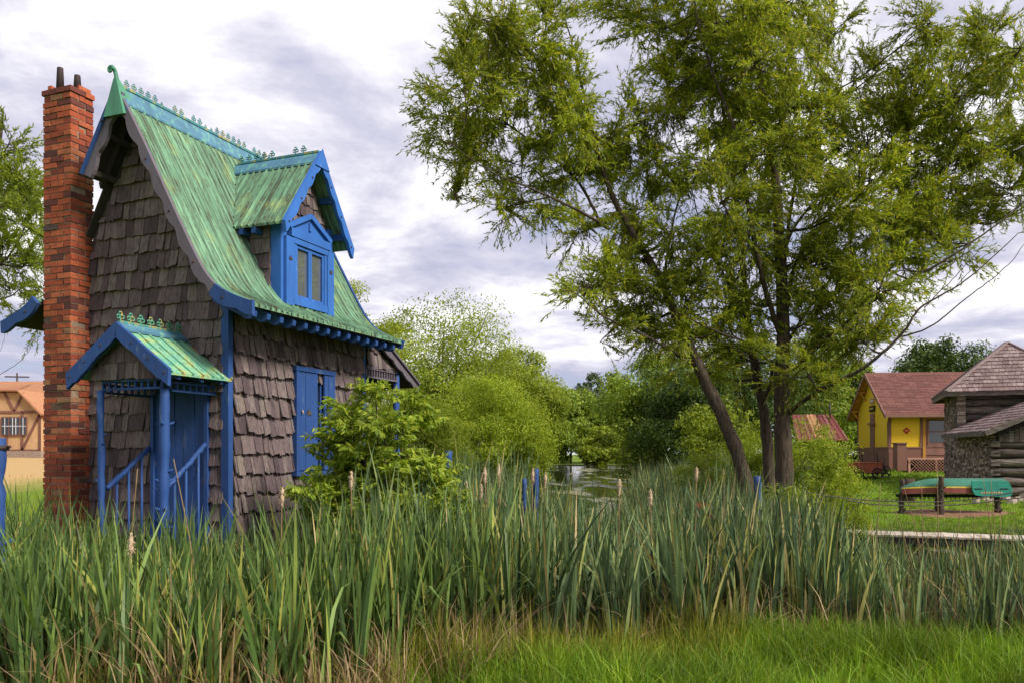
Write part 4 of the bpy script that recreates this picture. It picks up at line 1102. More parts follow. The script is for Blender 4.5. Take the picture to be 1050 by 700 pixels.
def scrub(name, n, px0, px1, y0, y1, Lr, seed, mat, wd, leanm, label, cat_, mask=None, segs=3):
    g = np.random.default_rng(seed); X, Y = scatter_polar(g, n, px0, px1, y0, y1)
    if mask is not None: k = mask(X, Y, g); X, Y = X[k], Y[k]
    nn = len(X); P = np.stack([X, Y, hgt(X, Y) - .02], 1)
    tuft = .72 + .55 * (np.sin(X * 5.1 + 1.3 * np.sin(Y * 4.7)) * np.sin(Y * 6.3 + 1.7 * np.sin(X * 3.9)) * .5 + .5) + .2 * np.sin(X * 1.9 + Y * 2.3)
    V, F = blades(P, g.uniform(*Lr, nn) * tuft, wd * g.uniform(.6, 1.3, nn), np.abs(g.normal(0, leanm, nn)), g.uniform(0, 2 * PI, nn), g.uniform(0, .35, nn), g, segs)
    return tag(np_mesh(name, V, F, mat), label, cat_, kind='stuff')
scrub('dead_reed_litter', 3400, -90, 420, 5.0, 7.4, (.25, .9), 71, M['dry'], .012, .5, 'dry brown dead stems low among the left cattails', 'dead reeds', house_mask)
scrub('dead_reed_litter', 4400, 440, 1100, 5.6, 8.6, (.2, .8), 72, M['dry'], .011, .55, 'dry brown dead stems at the foot of the right cattails', 'dead reeds', lambda X, Y, g: np.abs(Y - edge(X / Y * FPX + 525) - .25) < .55)
def gmask(X, Y, g): return Y < edge(X / np.maximum(Y, .1) * FPX + 525) + g.normal(0, .25, len(X))
scrub('bank_grass', 46000, 330, 1110, 5.2, 8.6, (.14, .42), 73, M['grass'], .0085, .55, 'bright green long grass on the near bank', 'grass', gmask, 3)
scrub('bank_weeds', 9000, 300, 760, 6.2, 8.4, (.25, .62), 74, M['weed'], .008, .25, 'yellowish weeds between the grass and the cattails', 'weeds', lambda X, Y, g: np.abs(Y - edge(X / Y * FPX + 525)) < 1.0)
scrub('undergrowth', 5200, -90, 420, 5.0, 6.2, (.15, .55), 75, M['weed'], .007, .35, 'olive undergrowth below the left cattails', 'weeds')
scrub('lawn_grass', 30000, 855, 1120, 11, 30, (.05, .13), 76, M['grass'], .02, .5, 'short mown grass around the boat rack', 'grass', lambda X, Y, g: ((X - 13.76) / 1.8) ** 2 + ((Y - 26.0) / 1.15) ** 2 > 1 + .5 * np.sin(X * 4 + Y * 3) * np.sin(Y * 5.1) - g.exponential(.12, len(X)), 2)
scrub('lawn_grass', 11000, 850, 1010, 30, 47, (.06, .16), 78, M['grass'], .045, .5, 'mown grass between the boat rack and the depot', 'grass', None, 2)
scrub('field_grass', 5000, -60, 60, 9, 30, (.08, .22), 77, M['gold_leaf'], .02, .5, 'green fringe of grass before the dry field', 'grass', lambda X, Y, g: Y < 13 + g.exponential(4, len(X)), 2)

# single old cattail stalks and tall dry stems
CG = 'old cattail stalks with fluffy heads standing above the reeds'
cats = [(493, 495, 484, 8.6, 'old cattail with a split fluffy head, left one of the pair near the pond'), (497, 478, 470, 8.9, 'old cattail with a ragged head, right one of the close pair left of the pond'),
        (511, 474, 470, 9.0, 'tallest old cattail with a loose fluffy head left of the pond'), (546, 479, 478, 9.4, 'old cattail head directly beside the blue post near the pond'),
        (559, 483, 480, 9.6, 'old cattail head right of the blue post at the left edge of the water'), (635, 490, 488, 8.6, 'old cattail with a slim head in front of the right edge of the water'),
        (667, 500, 498, 8.4, 'old cattail with a pale torn head left of the red-leaved plant'), (360, 482, 478, 8.0, 'old cattail with a small round head before the leafy shrub'),
        (478, 492, 490, 9.2, 'small old cattail head low left of the pair near the pond'), (289, 498, 498, 7.4, 'old cattail with a brown head before the cottage wall'),
        (714, 478, 476, 10, 'slender old cattail standing left of the leaning willow'), (134, 545, 545, 6.0, 'bent old cattail with a pale tuft in front of the porch')]
for i, (px, py, _, Y, lab) in enumerate(cats):
    g = np.random.default_rng(200 + i); x = (px - 525) / FPX * Y; gz = float(hgt(x, Y)); top = CAMZ + (HZ - py) / FPX * Y - gz
    t = empty('old_cattail', (x, Y, gz - .05), label=lab, cat='cattail', group=CG)
    lx, ly = g.normal(0, .05, 2)
    P = smooth_line([(lx, ly, 0), (lx * .4, ly * .3, top * .5), (0, 0, top * 1.0)], 10)
    mb = MB(); mb.tube(P, np.linspace(.009, .0055, 10), 6); mb.build('stalk', M['dry'], t)
    hl = .17; Q = np.linspace(P[-1] + (0, 0, -hl * .75), P[-1] + (.004, 0, hl * .25), 12)
    rr = .0165 * np.sin(np.linspace(.25, PI - .15, 12)) ** .5 * g.uniform(.7, 1.25, 12)
    mb = MB(); mb.tube(Q, rr, 8)
    for _ in range(46):
        j = g.integers(0, 12); a = g.uniform(0, 2 * PI); d = np.array([math.cos(a), math.sin(a), g.normal(-.2, .5)]); p0 = Q[j]
        mb.tube([p0, p0 + d * rr[j] * 1.5, p0 + d * rr[j] * 2.1 + (0, 0, -.006)], [.004, .003, .001], 3)
    mb.build('seed_head', M['cat_head'], t)
drys = [(141, 480, 6.2, .1), (178, 470, 5.9, -.25), (425 - 250, 560, 5.4, 0), (728, 490, 8.6, .02), (742, 480, 9, 0), (820, 525, 8.3, -.02), (903, 495, 8.8, .1), (927, 500, 8.8, -.3), (945, 495, 8.7, -.05), (961, 482, 9.2, .02),
        (985, 520, 8.6, .1), (999, 525, 8.4, .0), (1008, 490, 9.4, -.2), (1016, 492, 9.1, -.08), (1026, 528, 8.3, .04), (940, 545, 8.0, -.1), (690, 520, 8.4, .1), (600, 530, 8.3, -.1), (472, 500, 7.6, .05), (655, 530, 8.1, .0), (290 + 570, 535, 8.2, .03), (915, 515, 8.6, -.3)]
for i, (px, py, Y, ln) in enumerate(drys):
    g = np.random.default_rng(300 + i); x = (px - 525) / FPX * Y; top = CAMZ + (HZ - py) / FPX * Y; bx = x - ln; gz = float(hgt(bx, Y))
    P = smooth_line([(0, 0, -.05), (ln * .35, g.normal(0, .03), (top - gz) * .5), (ln, 0, top - gz)], 10)
    mb = MB(); mb.tube(P, np.linspace(.0085, .003, 10), 5)
    o = mb.build('dry_stem', M['dry']); o.location = (bx, Y, gz)
    tag(o, 'bare tan dry reed stem sticking up out of the green cattails', 'dry stem', 'bare dry reed stems among the cattails')
# yellow bent leaves
for (px, py, Y, ln, c, lab) in ((555, 545, 7.9, -.30, .45, 'yellow cattail leaf bent over to the left in the middle reeds'), (548, 520, 8.0, -.45, .4, 'second yellow leaf arching left above the upright yellow one'), (547 + 5, 540, 7.7, .03, 0, 'short upright bright yellow cattail leaf in the middle reeds')):
    x = (px - 525) / FPX * Y; gz = float(hgt(x, Y)); L = (CAMZ + (HZ - py) / FPX * Y - gz) / (1 - c * .6)
    V, F = blades(np.array([[0, 0, 0.]]), np.array([L]), np.array([.022]), np.array([abs(ln)]), np.array([PI if ln < 0 else 0.]), np.array([c]), rng, 12, np.array([.3]))
    o = np_mesh('yellow_leaf', V, F, M['yellow_blade']); o.location = (x, Y, gz); tag(o, lab, 'leaf')
# ------------------------------------------------------------------ materials for the far buildings
def m_boards(name, base, dark, pitch, axis='Z', rough=.7):
    m, nt, out = newmat(name)
    tc = nt.nodes.new('ShaderNodeTexCoord'); sp = nt.nodes.new('ShaderNodeSeparateXYZ'); nt.links.new(tc.outputs['Object'], sp.inputs[0])
    mu = nt.nodes.new('ShaderNodeMath'); mu.operation = 'MULTIPLY'; mu.inputs[1].default_value = 1 / pitch
    nt.links.new(sp.outputs[{'X': 0, 'Y': 1, 'Z': 2}[axis]], mu.inputs[0])
    fr = nt.nodes.new('ShaderNodeMath'); fr.operation = 'FRACT'; nt.links.new(mu.outputs[0], fr.inputs[0])
    r = ramp(nt, [(0, dark), (.14, base), (1, base)]); nt.links.new(fr.outputs[0], r.inputs[0])
    nz = noise(nt, coords(nt, (1, 1, 3)), 3, 6, .7)
    c = mixc(nt, nz, r.outputs[0], tuple(x * .85 for x in base))
    principled(nt, out, c, rough, bump(nt, fr.outputs[0], .5, .02), 0, .25); return m
M['clap'] = m_boards('yellow_clapboard', (.95, .64, .035), (.55, .33, .02), .11)
M['wains'] = m_boards('brown_wainscot', (.25, .125, .09), (.12, .06, .045), .13, 'X')
M['brown'] = m_paint('brown_trim', (.24, .12, .085), (.32, .2, .15), .7, .66)
M['orange_trim'] = m_paint('ochre_trim', (.50, .24, .03), (.4, .2, .06), .7, .66)
M['asphalt_red'] = m_var('red_roof_shingle', [(0, (.11, .046, .038)), (.5, (.15, .062, .050)), (1, (.19, .083, .067))], .9, 6, (.085, .036, .032), .5, (1, 1, 1), .5, .02)
M['tan_wall'] = m_paint('tan_stucco', (.44, .27, .14), (.34, .2, .11), .9, .6, 2)
M['timber'] = m_paint('brown_timber', (.17, .075, .055), (.22, .12, .09), .8, .62)
M['orange_roof'] = m_var('orange_roof_shingle', [(0, (.30, .135, .07)), (1, (.42, .205, .11))], .9, 4, (.24, .11, .06), .5)
M['stone'] = m_var('rubble_stone', [(0, (.12, .085, .068)), (.5, (.30, .22, .175)), (1, (.50, .41, .34))], .95, 10, (.06, .045, .04), .5, (1, 1, 1), .9, .04)
M['grey_log'] = m_var('grey_log', [(0, (.10, .080, .068)), (.5, (.17, .138, .118)), (1, (.25, .21, .18))], .95, 5, (.035, .028, .024), .95, (.7, .7, 5), 1, .04)
M['shake'] = m_var('roof_shake', [(0, (.155, .105, .10)), (.5, (.24, .17, .165)), (1, (.34, .26, .245))], .9, 9, (.09, .06, .055), .6)
M['white'] = m_paint('white_paint', (.7, .7, .72), (.5, .5, .5), .6, .68)
M['dark'] = m_paint('near_black', (.012, .012, .013), (.05, .045, .04), .8, .66)
M['red'] = m_paint('red_sign', (.5, .02, .015), (.4, .05, .04), .5, .7)
M['rust_red'] = m_boards('rusty_metal_sheet', (.15, .035, .028), (.33, .22, .18), .62, 'X', .6)
M['wagon'] = m_paint('faded_orange_red_paint', (.36, .10, .055), (.25, .11, .08), .7, .6)
M['boat_green'] = m_paint('boat_green', (.028, .13, .085), (.09, .21, .15), .8, .6, 3)
M['boat_teal'] = m_paint('boat_teal', (.015, .21, .155), (.03, .17, .13), .6, .6, 3)
M['boat_red'] = m_paint('boat_red', (.22, .055, .045), (.2, .07, .06), .5, .66)
M['boat_yellow'] = m_paint('boat_yellow', (.75, .50, .05), (.6, .4, .1), .5, .7)
M['plank'] = m_var('boardwalk_plank', [(0, (.36, .30, .24)), (1, (.54, .47, .39))], .9, 8, (.25, .2, .15), .5)
M['soil'] = m_var('bare_soil', [(0, (.23, .12, .07)), (1, (.23, .12, .07))], .95, 6, (.12, .065, .04), .9)
M['lattice'] = m_paint('lattice_brown', (.48, .25, .18), (.5, .3, .22), .8, .66)

def frame_of(o_xy, ax, gz):   # rotation so that local X follows ax
    return (o_xy[0], o_xy[1], gz), math.atan2(ax[1], ax[0])

# ---- yellow depot: local x along the long front wall, y towards its back, origin at the near left corner
loc, rz = frame_of((21.4, 47.0), (.995, -.10), .80)
dep = empty('depot', loc, rz, label='yellow clapboard railway depot with brown trim and red shingle roof', cat='building')
DW, DL, WH, RH = 5.7, 11.0, 3.69, 5.84
mb = MB(); mb.prism([(0, 0, 1.0), (0, DW, 1.0), (0, DW, WH), (0, DW / 2, RH - .15), (0, 0, WH)], (.12, 0, 0)); mb.box(.12, DL, 0, .12, 1.0, WH); mb.box(.12, DL, DW - .12, DW, 1.0, WH); mb.box(DL - .12, DL, .12, DW - .12, 1.0, WH)
wall = mb.build('wall', M['clap'], dep)
mb = MB(); mb.box(-.03, DL + .03, -.03, .10, -.3, 1.3); mb.box(-.03, .12, .1, DW, -.3, 1.3); mb.build('wainscot', M['wains'], wall)
mb = MB()
for (x, y) in ((-.04, -.04), (-.04, DW - .14)): mb.box(x, x + .13, y, y + .13, 1.0, WH - .02)
mb.box(-.05, DL, -.06, -.032, 1.28, 1.36); mb.box(-.06, -.032, -.05, DW, 1.28, 1.36); mb.box(1.66, 1.78, -.05, -.002, 1.36, WH - .02)
mb.build('trim_board', M['brown'], wall)
ov = .45; sl_ = (RH - WH) / (DW / 2)
mb = MB()
for sg in (-1, 1):
    yc = DW / 2; ye = yc + sg * (DW / 2 + .65); ze = RH - sl_ * (DW / 2 + .65)
    mb.hexa([(-ov, yc, RH - .1), (DL + ov, yc, RH - .1), (DL + ov, ye, ze - .1), (-ov, ye, ze - .1), (-ov, yc, RH), (DL + ov, yc, RH), (DL + ov, ye, ze), (-ov, ye, ze)])
    # course lines
    for k in range(1, 26):
        f = k / 26; yy = yc + (ye - yc) * f; zz = RH + (ze - RH) * f
        for q in range(28):
            xa = -ov + q * (DL + 2 * ov) / 28; xb = xa + (DL + 2 * ov) / 28 - .01
            if sg < 0: mb.hexa([(xa, yy - .16 * 1, zz - .16 * sl_ + .002), (xb, yy - .16, zz - .16 * sl_ + .002), (xb, yy + .02, zz + .004), (xa, yy + .02, zz + .004), (xa, yy - .16, zz - .16 * sl_ + .022), (xb, yy - .16, zz - .16 * sl_ + .022), (xb, yy + .02, zz + .010), (xa, yy + .02, zz + .010)])
rf = mb.build('roof', M['asphalt_red'], dep)
mb = MB()
for sg in (-1, 1):
    yc = DW / 2; ye = yc + sg * (DW / 2 + .67); ze = RH - sl_ * (DW / 2 + .67)
    mb.hexa([(-ov - .05, yc, RH - .22), (-ov, yc, RH - .22), (-ov, ye, ze - .22), (-ov - .05, ye, ze - .22), (-ov - .05, yc, RH + .02), (-ov, yc, RH + .02), (-ov, ye, ze + .02), (-ov - .05, ye, ze + .02)])
mb.box(-ov, DL + ov, -.70, -.655, WH - .68, WH - .50)
mb.build('bargeboard', M['brown'], rf)
for yy, zz in ((.25, WH - .05), (DW / 2 - 1.2, RH - 1.1), (DW / 2 + 1.2, RH - 1.1), (DW - .25, WH - .05), (DW / 2, RH - .25)):
    mb = MB(); mb.bar((-.02, yy, zz), (-ov + .02, yy, zz), .14, .12); mb.bar((-.02, yy, zz - .5), (-ov + .1, yy, zz - .06), .08, .08); mb.build('bracket', M['orange_trim'], rf)

mb = MB(); mb.hexa([(-ov, .0, RH - sl_ * DW / 2 - .13 + 0), (-.01, .0, RH - sl_ * DW / 2 - .13), (-.01, DW / 2, RH - .13), (-ov, DW / 2, RH - .13), (-ov, .0, RH - sl_ * DW / 2 - .105), (-.01, .0, RH - sl_ * DW / 2 - .105), (-.01, DW / 2, RH - .105), (-ov, DW / 2, RH - .105)])
mb.hexa([(-ov, DW / 2, RH - .13), (-.01, DW / 2, RH - .13), (-.01, DW + .6, WH - .58), (-ov, DW + .6, WH - .58), (-ov, DW / 2, RH - .105), (-.01, DW / 2, RH - .105), (-.01, DW + .6, WH - .555), (-ov, DW + .6, WH - .555)])
mb.build('soffit', M['orange_trim'], rf)
mb = MB(); mb.box(-.07, -.002, 2.45, 3.15, -.1, 3.38); mb.box(-.14, -.072, 2.2, 3.4, 2.72, 2.84); mb.build('gable_door', M['brown'], wall)
mb = MB(); mb.box(-.09, -.003, 2.35, 3.25, 3.50, 3.85); sg_ = mb.build('sign_board', M['dark'], dep)
mb = MB()
for k, yy in enumerate(np.linspace(2.46, 3.08, 7)): mb.box(-.098, -.091, yy, yy + .055, 3.62, 3.74)
mb.build('sign_lettering', M['boat_yellow'], sg_)
mb = MB(); mb.box(-.08, -.003, 2.45, 3.15, 4.0, 4.3); s2 = mb.build('name_plaque', M['tan_wall'], dep)
mb = MB()
for yy in (2.55, 2.68, 2.81, 2.94): mb.box(-.088, -.081, yy, yy + .08, 4.09, 4.21)
mb.build('plaque_lettering', M['white'], s2)
mb = MB(); mb.box(-.05, -.003, 2.7, 2.92, 4.7, 5.1); mb.build('gable_vent', M['brown'], wall)
mb = MB(); c = (.92, 2.28)
mb.prism([(c[0] - .2, -.035, c[1]), (c[0], -.035, c[1] - .2), (c[0] + .2, -.035, c[1]), (c[0], -.035, c[1] + .2)], (0, .03, 0)); di = mb.build('diamond_sign', M['red'], dep)
mb = MB(); mb.box(c[0] - .09, c[0] + .09, -.042, -.037, c[1] - .03, c[1] + .03); mb.build('diamond_lettering', M['boat_yellow'], di)
# double window and door bay
mb = MB(); mb.box(1.96, 6.2, -.06, -.003, .9, 3.05); bay = mb.build('window_bay', M['brown'], wall)
mb = MB(); mb.box(1.79, 1.95, -.07, -.003, .0, 3.15); mb.box(1.96, 6.2, -.075, -.062, 2.92, 3.1); mb.build('bay_trim', M['orange_trim'], wall)
for xx in (2.10, 3.05, 4.0):
    mb = MB(); mb.box(xx, xx + .82, -.072, -.062, 1.6, 2.82); mb.build('pane', M['glass'], bay)
mb = MB()
for xx in (2.04, 2.94, 3.90, 4.84): mb.box(xx, xx + .08, -.10, -.073, 1.5, 2.9)
mb.box(2.04, 4.9, -.095, -.074, 2.18, 2.25); mb.build('window_bar', M['brown'], bay)
mb = MB(); mb.tube([(-.12, -.60, WH - .6), (-.12, -.2, WH - .85), (-.12, -.1, WH - 1.05), (-.12, -.1, .0)], .05, 8); mb.build('downspout', M['timber'], dep)
# deck with lattice skirt
mb = MB(); mb.box(.25, 9, -2.0, -.1, -.02, .06); dk = mb.build('deck', M['timber'], dep)
mb = MB(); mb.box(.25, 9, -2.06, -2.0, .66, .75)
for xx in np.arange(.3, 9, 1.4): mb.box(xx, xx + .1, -2.05, -1.98, -.9, .66)
mb.box(-.3, .55, -2.1, -1.95, -.5, 1.15) if False else None
k = np.arange(.25, 8.4, .17)
for xx in k:
    mb.bar((xx, -2.02, -.1), (xx + .75, -2.02, .65), .02, .055, up=(0, 1, 0)); mb.bar((xx + .75, -2.045, -.1), (xx, -2.045, .65), .02, .055, up=(0, 1, 0))
mb.build('lattice', M['lattice'], dk)
mb = MB(); mb.box(.3, 9, -1.9, -1.85, -.6, .64); mb.build('lattice_shade_board', M['dark'], dk)  # added near-black board, stands in for the shade behind the lattice gaps
mb = MB(); mb.box(.02, .50, -1.2, -.5, -.7, 1.52); mb.box(-.03, .55, -1.25, -.45, 1.52, 1.59); o = mb.build('wooden_cabinet', M['wains']); o.location = dep.location; o.rotation_euler = dep.rotation_euler
tag(o, 'brown boxed wooden stair end standing at the left end of the depot deck', 'cabinet')

# ---- rusty roofed shed
x0 = (838 - 525) / FPX * 46
shed = empty('shed', (x0, 46, float(hgt(x0, 46))), -.12, label='small shed with rusty red and orange sheet metal roof behind the shrubs', cat='shed')
mb = MB(); zb = 1.7 - float(hgt(x0, 46)) 
mb.hexa([(-1.4, -1.2, zb + .78 - 0), (1.35, -1.2, zb + .78), (1.1, 1.3, zb + 2.25), (-1.1, 1.3, zb + 2.25), (-1.4, -1.2, zb + .83), (1.35, -1.2, zb + .83), (1.1, 1.3, zb + 2.30), (-1.1, 1.3, zb + 2.30)])
for k in range(10): 
    xx = -1.3 + k * .28; mb.bar((xx, -1.2, zb + .84), (xx * .82, 1.3, zb + 2.31), .03, .04)
rr_ = mb.build('roof', M['rust_red'], shed)
mb = MB(); mb.hexa([(-.35, -1.215, zb + .832), (.2, -1.215, zb + .832), (.16, 1.3, zb + 2.302), (-.3, 1.3, zb + 2.302), (-.35, -1.215, zb + .845), (.2, -1.215, zb + .845), (.16, 1.3, zb + 2.318), (-.3, 1.3, zb + 2.318)]); mb.build('orange_sheet', M['orange_roof'], rr_)
mb = MB(); mb.box(-1.2, 1.1, -.9, .9, -.2, zb + .75); mb.build('wall', M['wood_dark'], shed)
for (xx, yy) in ((-1.3, -1.1), (1.2, -1.1)):
    mb = MB(); mb.box(xx, xx + .1, yy, yy + .1, -.2, zb + .76); mb.build('post', M['wood_dark'], shed)
mb = MB(); mb.tube([(.9, .9, zb + 2.0), (.9, .9, zb + 2.9)], .05, 8); mb.build('stove_pipe', M['iron'], shed)

# ---- orange farm wagon with spoked wheels
wx = (884.5 - 525) / FPX * 41; wg = empty('farm_wagon', (wx, 41, float(hgt(wx, 41))), -.05, label='faded orange-red farm wagon parked on the lawn before the depot', cat='wagon')
zt = .55
mb = MB(); mb.hexa([(-.65, -.5, .32), (.72, -.5, .32), (.72, .5, .32), (-.65, .5, .32), (-.68, -.54, .78), (.75, -.54, .78), (.75, .54, .78), (-.68, .54, .78)]); mb.bar((-.70, -.56, .79), (.77, -.56, .79), .05, .05); mb.bar((-.7, -.55, .31), (.77, -.55, .31), .05, .06)
for xx in (-.4, 0, .4): mb.bar((xx, -.56, .32), (xx, -.57, .78), .05, .04, up=(0, 1, 0))
mb.build('body', M['wagon'], wg)
def spoked(mb, c, r, axis=1, n=10):
    th = np.linspace(0, 2 * PI, 25); c = np.array(c)
    P = [c + (r * math.cos(t), 0, r * math.sin(t)) for t in th]; mb.tube(P, .025, 6, cap=False)
    for t in th[:-1][::2][:n]: mb.tube([c, c + (r * math.cos(t), 0, r * math.sin(t))], .014, 5)
    mb.tube([c + (0, -.07, 0), c + (0, .07, 0)], .055, 8)
for (xx, yy) in ((-.45, -.6), (.5, -.6), (-.45, .6), (.5, .6)):
    mb = MB(); spoked(mb, (xx, yy, .25), .26); mb.build('wheel', M['dark'], wg)
mb = MB(); mb.bar((-.45, -.6, .25), (-.45, .6, .25), .06, .06); mb.bar((.5, -.6, .25), (.5, .6, .25), .06, .06); mb.bar((.7, 0, .3), (1.3, -.2, .2), .05, .05); mb.build('undercarriage', M['dark'], wg)
wx = (904 - 525) / FPX * 41.5; pl = empty('farm_implement', (wx, 41.5, float(hgt(wx, 41.5))), .3, label='dark rusty farm implement with spoked wheels and upright levers, right of the orange wagon', cat='farm machine')
for (xx, r) in ((-.22, .42), (.25, .30)):
    mb = MB(); spoked(mb, (xx, 0, r), r); mb.build('wheel', M['iron'], pl)
mb = MB(); mb.bar((-.3, 0, .42), (.5, .1, .35), .06, .06); mb.bar((-.1, .05, .4), (-.22, .1, 1.25), .04, .04); mb.bar((.1, 0, .4), (.25, .1, 1.0), .03, .03); mb.bar((.3, 0, .3), (.7, .3, .1), .05, .05); mb.build('frame', M['iron'], pl)
wx = (872 - 525) / FPX * 50; pl = empty('farm_implement', (wx, 50, float(hgt(wx, 50))), .1, label='old machinery with dark spoked wheels in the shade left of the depot', cat='farm machine')
for (xx, r) in ((-.35, .5), (.35, .5), (0, .35)):
    mb = MB(); spoked(mb, (xx, xx * .5, r + .1), r); mb.build('wheel', M['iron'], pl)
mb = MB(); mb.bar((-.5, 0, .6), (.6, .1, .7), .1, .1); mb.bar((-.3, .05, .6), (-.32, .1, 1.6), .06, .06); mb.bar((.2, 0, .6), (.4, .1, 1.7), .05, .05); mb.bar((-.4, 0, 1.2), (.5, 0, 1.3), .05, .05); mb.build('frame', M['dark'], pl)

# ---- log blockhouse
A0 = (19.15, 36.0); e1 = norm(np.array([.93, -.367]))
loc, rz = frame_of(A0, e1, float(hgt(19.5, 37)) - .1)
bl = empty('blockhouse', loc, rz, label='grey log and stone blockhouse with pyramid shake roof at the right edge', cat='building')
gz0 = loc[2]; S_ = 4.9; zE = 4.42 - gz0; zA = 6.72 - gz0
mb = MB(); mb.box(.32, S_ - .3, .32, S_ - .3, -.4, zE - .02); core = mb.build('wall_core', M['wood_dark'], bl)
mb = MB(); g = np.random.default_rng(5)
def logrow(mb, p, q, r, g):
    n = 9; P = np.linspace(p, q, n) + g.normal(0, .012, (n, 3)); mb.tube(P, r * 1.04 * (1 + g.normal(0, .07, n)), 6)
z = .1
while z < zE - .1:
    r = .17; logrow(mb, (.12 + g.normal(0, .05), .30, z), (S_, .30, z), r, g)
    z += .33
mb.build('log_courses', M['grey_log'], core)
mb = MB()
def rubble(mb, xp, ya, yb_, z0_, z1_, g, axis='x', sz=.16):
    z = z0_
    while z < z1_:
        h = g.uniform(.06, .12); y = ya
        while y < yb_:
            w = g.uniform(.08, .24); ex = g.uniform(-.03, .07)
            j = g.normal(0, .012, (8, 3)); y1_ = min(y + w, yb_)
            c = np.array([(xp - ex, y, z), (xp + .3, y, z), (xp + .3, y1_, z), (xp - ex, y1_, z), (xp - ex, y, z + h), (xp + .3, y, z + h), (xp + .3, y1_, z + h), (xp - ex, y1_, z + h)]) + j
            mb.hexa(c[[0, 1, 2, 3, 4, 5, 6, 7]]); y += w
        z += h * .95
rubble(mb, .2, .1, S_ - .2, -.3, zE - .1, g); mb.build('rubble_face', M['stone'], core)
ovh = .30; c0 = S_ / 2
mb = MB(); ring0 = [(-ovh, -ovh), (S_ + ovh, -ovh), (S_ + ovh, S_ + ovh), (-ovh, S_ + ovh)]
mb.add([(x, y, zE) for x, y in ring0] + [(c0, c0, zA - .05)], [(0, 1, 4), (1, 2, 4), (2, 3, 4), (3, 0, 4), (3, 2, 1, 0)])
g = np.random.default_rng(6)
nrow = 13
for side in range(4):
    a = np.array([*ring0[side], zE]); b_ = np.array([*ring0[(side + 1) % 4], zE]); ap = np.array([c0, c0, zA])
    up = norm(ap - (a + b_) / 2); nn = norm(np.cross(b_ - a, up)); nn = nn if nn[2] > 0 else -nn
    for k in range(nrow):
        f0 = k / nrow; f1 = min(1, (k + 1.35) / nrow)
        w0 = np.linalg.norm((b_ - a)) * (1 - f0); x = 0
        while x < w0 - .03:
            w = g.uniform(.14, .26); xe = min(x + w - .012, w0)
            L0 = a + (ap - a) * f0; t = norm(b_ - a)
            fm = f1
            def edge_pt(f, d):
                Lf_ = a + (ap - a) * f; wf = np.linalg.norm(b_ - a) * (1 - f); off = np.clip(d - (w0 - wf) / 2, 0, wf); return Lf_ + t * off
            h = .05 + g.uniform(0, .02)
            p = [edge_pt(f0 - .012, x), edge_pt(f0 - .012, xe), edge_pt(fm, xe), edge_pt(fm, x)]
            q = [p[0] + nn * h, p[1] + nn * h, p[2] + nn * .012, p[3] + nn * .012]
            mb.hexa([p[0] + nn * .004, p[1] + nn * .004, p[2] + nn * .002, p[3] + nn * .002] + q); x += w
    mb.bar(a + nn * .06, ap + nn * .06, .16, .05)
brf = mb.build('roof', M['shake'], bl)
mb = MB()
for s_ in range(4):
    a = np.array([*ring0[s_], zE - .10]); b_ = np.array([*ring0[(s_ + 1) % 4], zE - .10]); mb.bar(a * [.99, .99, 1], b_ * [.99, .99, 1], .06, .17)
mb.build('fascia', M['grey_log'], brf)
# lean-to wing in front
loc2 = (18.15, 31.3, float(hgt(18.6, 32)) - .1); wv = norm(np.array([19.0, 35.6]) - np.array([18.15, 31.3])); wr = math.atan2(-wv[0], wv[1])
wing = empty('log_lean_to', loc2, wr, label='low log and rubble lean-to with sloping shake roof, in front of the blockhouse', cat='building')
zl = 2.62 - loc2[2]; g = np.random.default_rng(8)
mb = MB(); mb.box(.3, 4.2, .3, 4.6, -.3, zl - .05); mb.prism([(.3, .3, zl - .05), (4.2, .3, zl - .05), (4.2, .3, zl + 1.55)], (0, 4.2, 0)); core = mb.build('wall_core', M['wood_dark'], wing)
mb = MB(); z = .0
while z < zl - .3:
    logrow(mb, (.05 + g.normal(0, .05), .26, z), (4.3, .26, z), .17, g); mb.box(-.02, .3, .1, .42, z - .11, z + .11); z += .36
for k in range(22): 
    xx = .25 + k * .18; zt_ = zl - .25 + .43 * xx
    if zt_ > zl - .2: mb.box(xx, xx + .165, .10, .14, zl - .42, zt_ - .02)
mb.build('log_courses', M['grey_log'], core)
mb = MB(); rubble(mb, .16, .45, 4.5, -.3, zl - .05, g); mb.build('rubble_face', M['stone'], core)
sl2 = .44
mb = MB(); nr = 16; Lx = 4.9
mb.hexa([(-.35, -.3, zl - .1), (Lx, -.3, zl - .1 + sl2 * (Lx + .35)), (Lx, 4.7, zl - .1 + sl2 * (Lx + .35)), (-.35, 4.7, zl - .1), (-.35, -.3, zl - .04), (Lx, -.3, zl - .04 + sl2 * (Lx + .35)), (Lx, 4.7, zl - .04 + sl2 * (Lx + .35)), (-.35, 4.7, zl - .04)])
for k in range(nr):
    xa = -.38 + k * Lx / nr; xb = xa + Lx / nr * 1.3; y = -.32
    while y < 4.7:
        w = g.uniform(.12, .24); za_ = zl - .035 + sl2 * (xa + .35) + g.uniform(0, .02); zb_ = zl - .035 + sl2 * (xb + .35)
        xj = g.normal(0, .02)
        mb.hexa([(xa + xj, y, za_), (xb, y, zb_), (xb, y + w - .012, zb_), (xa + xj, y + w - .012, za_), (xa + xj, y, za_ + .05), (xb, y, zb_ + .012), (xb, y + w - .012, zb_ + .012), (xa + xj, y + w - .012, za_ + .05)]); y += w
lrf = mb.build('roof', M['shake'], wing)
mb = MB(); mb.bar((-.37, -.34, zl - .12), (Lx, -.34, zl - .12 + sl2 * (Lx + .35)), .05, .2); mb.bar((-.40, -.3, zl - .13), (-.40, 4.7, zl - .13), .05, .16, up=(0, 0, 1)); mb.build('fascia', M['grey_log'], lrf)
g = np.random.default_rng(9)
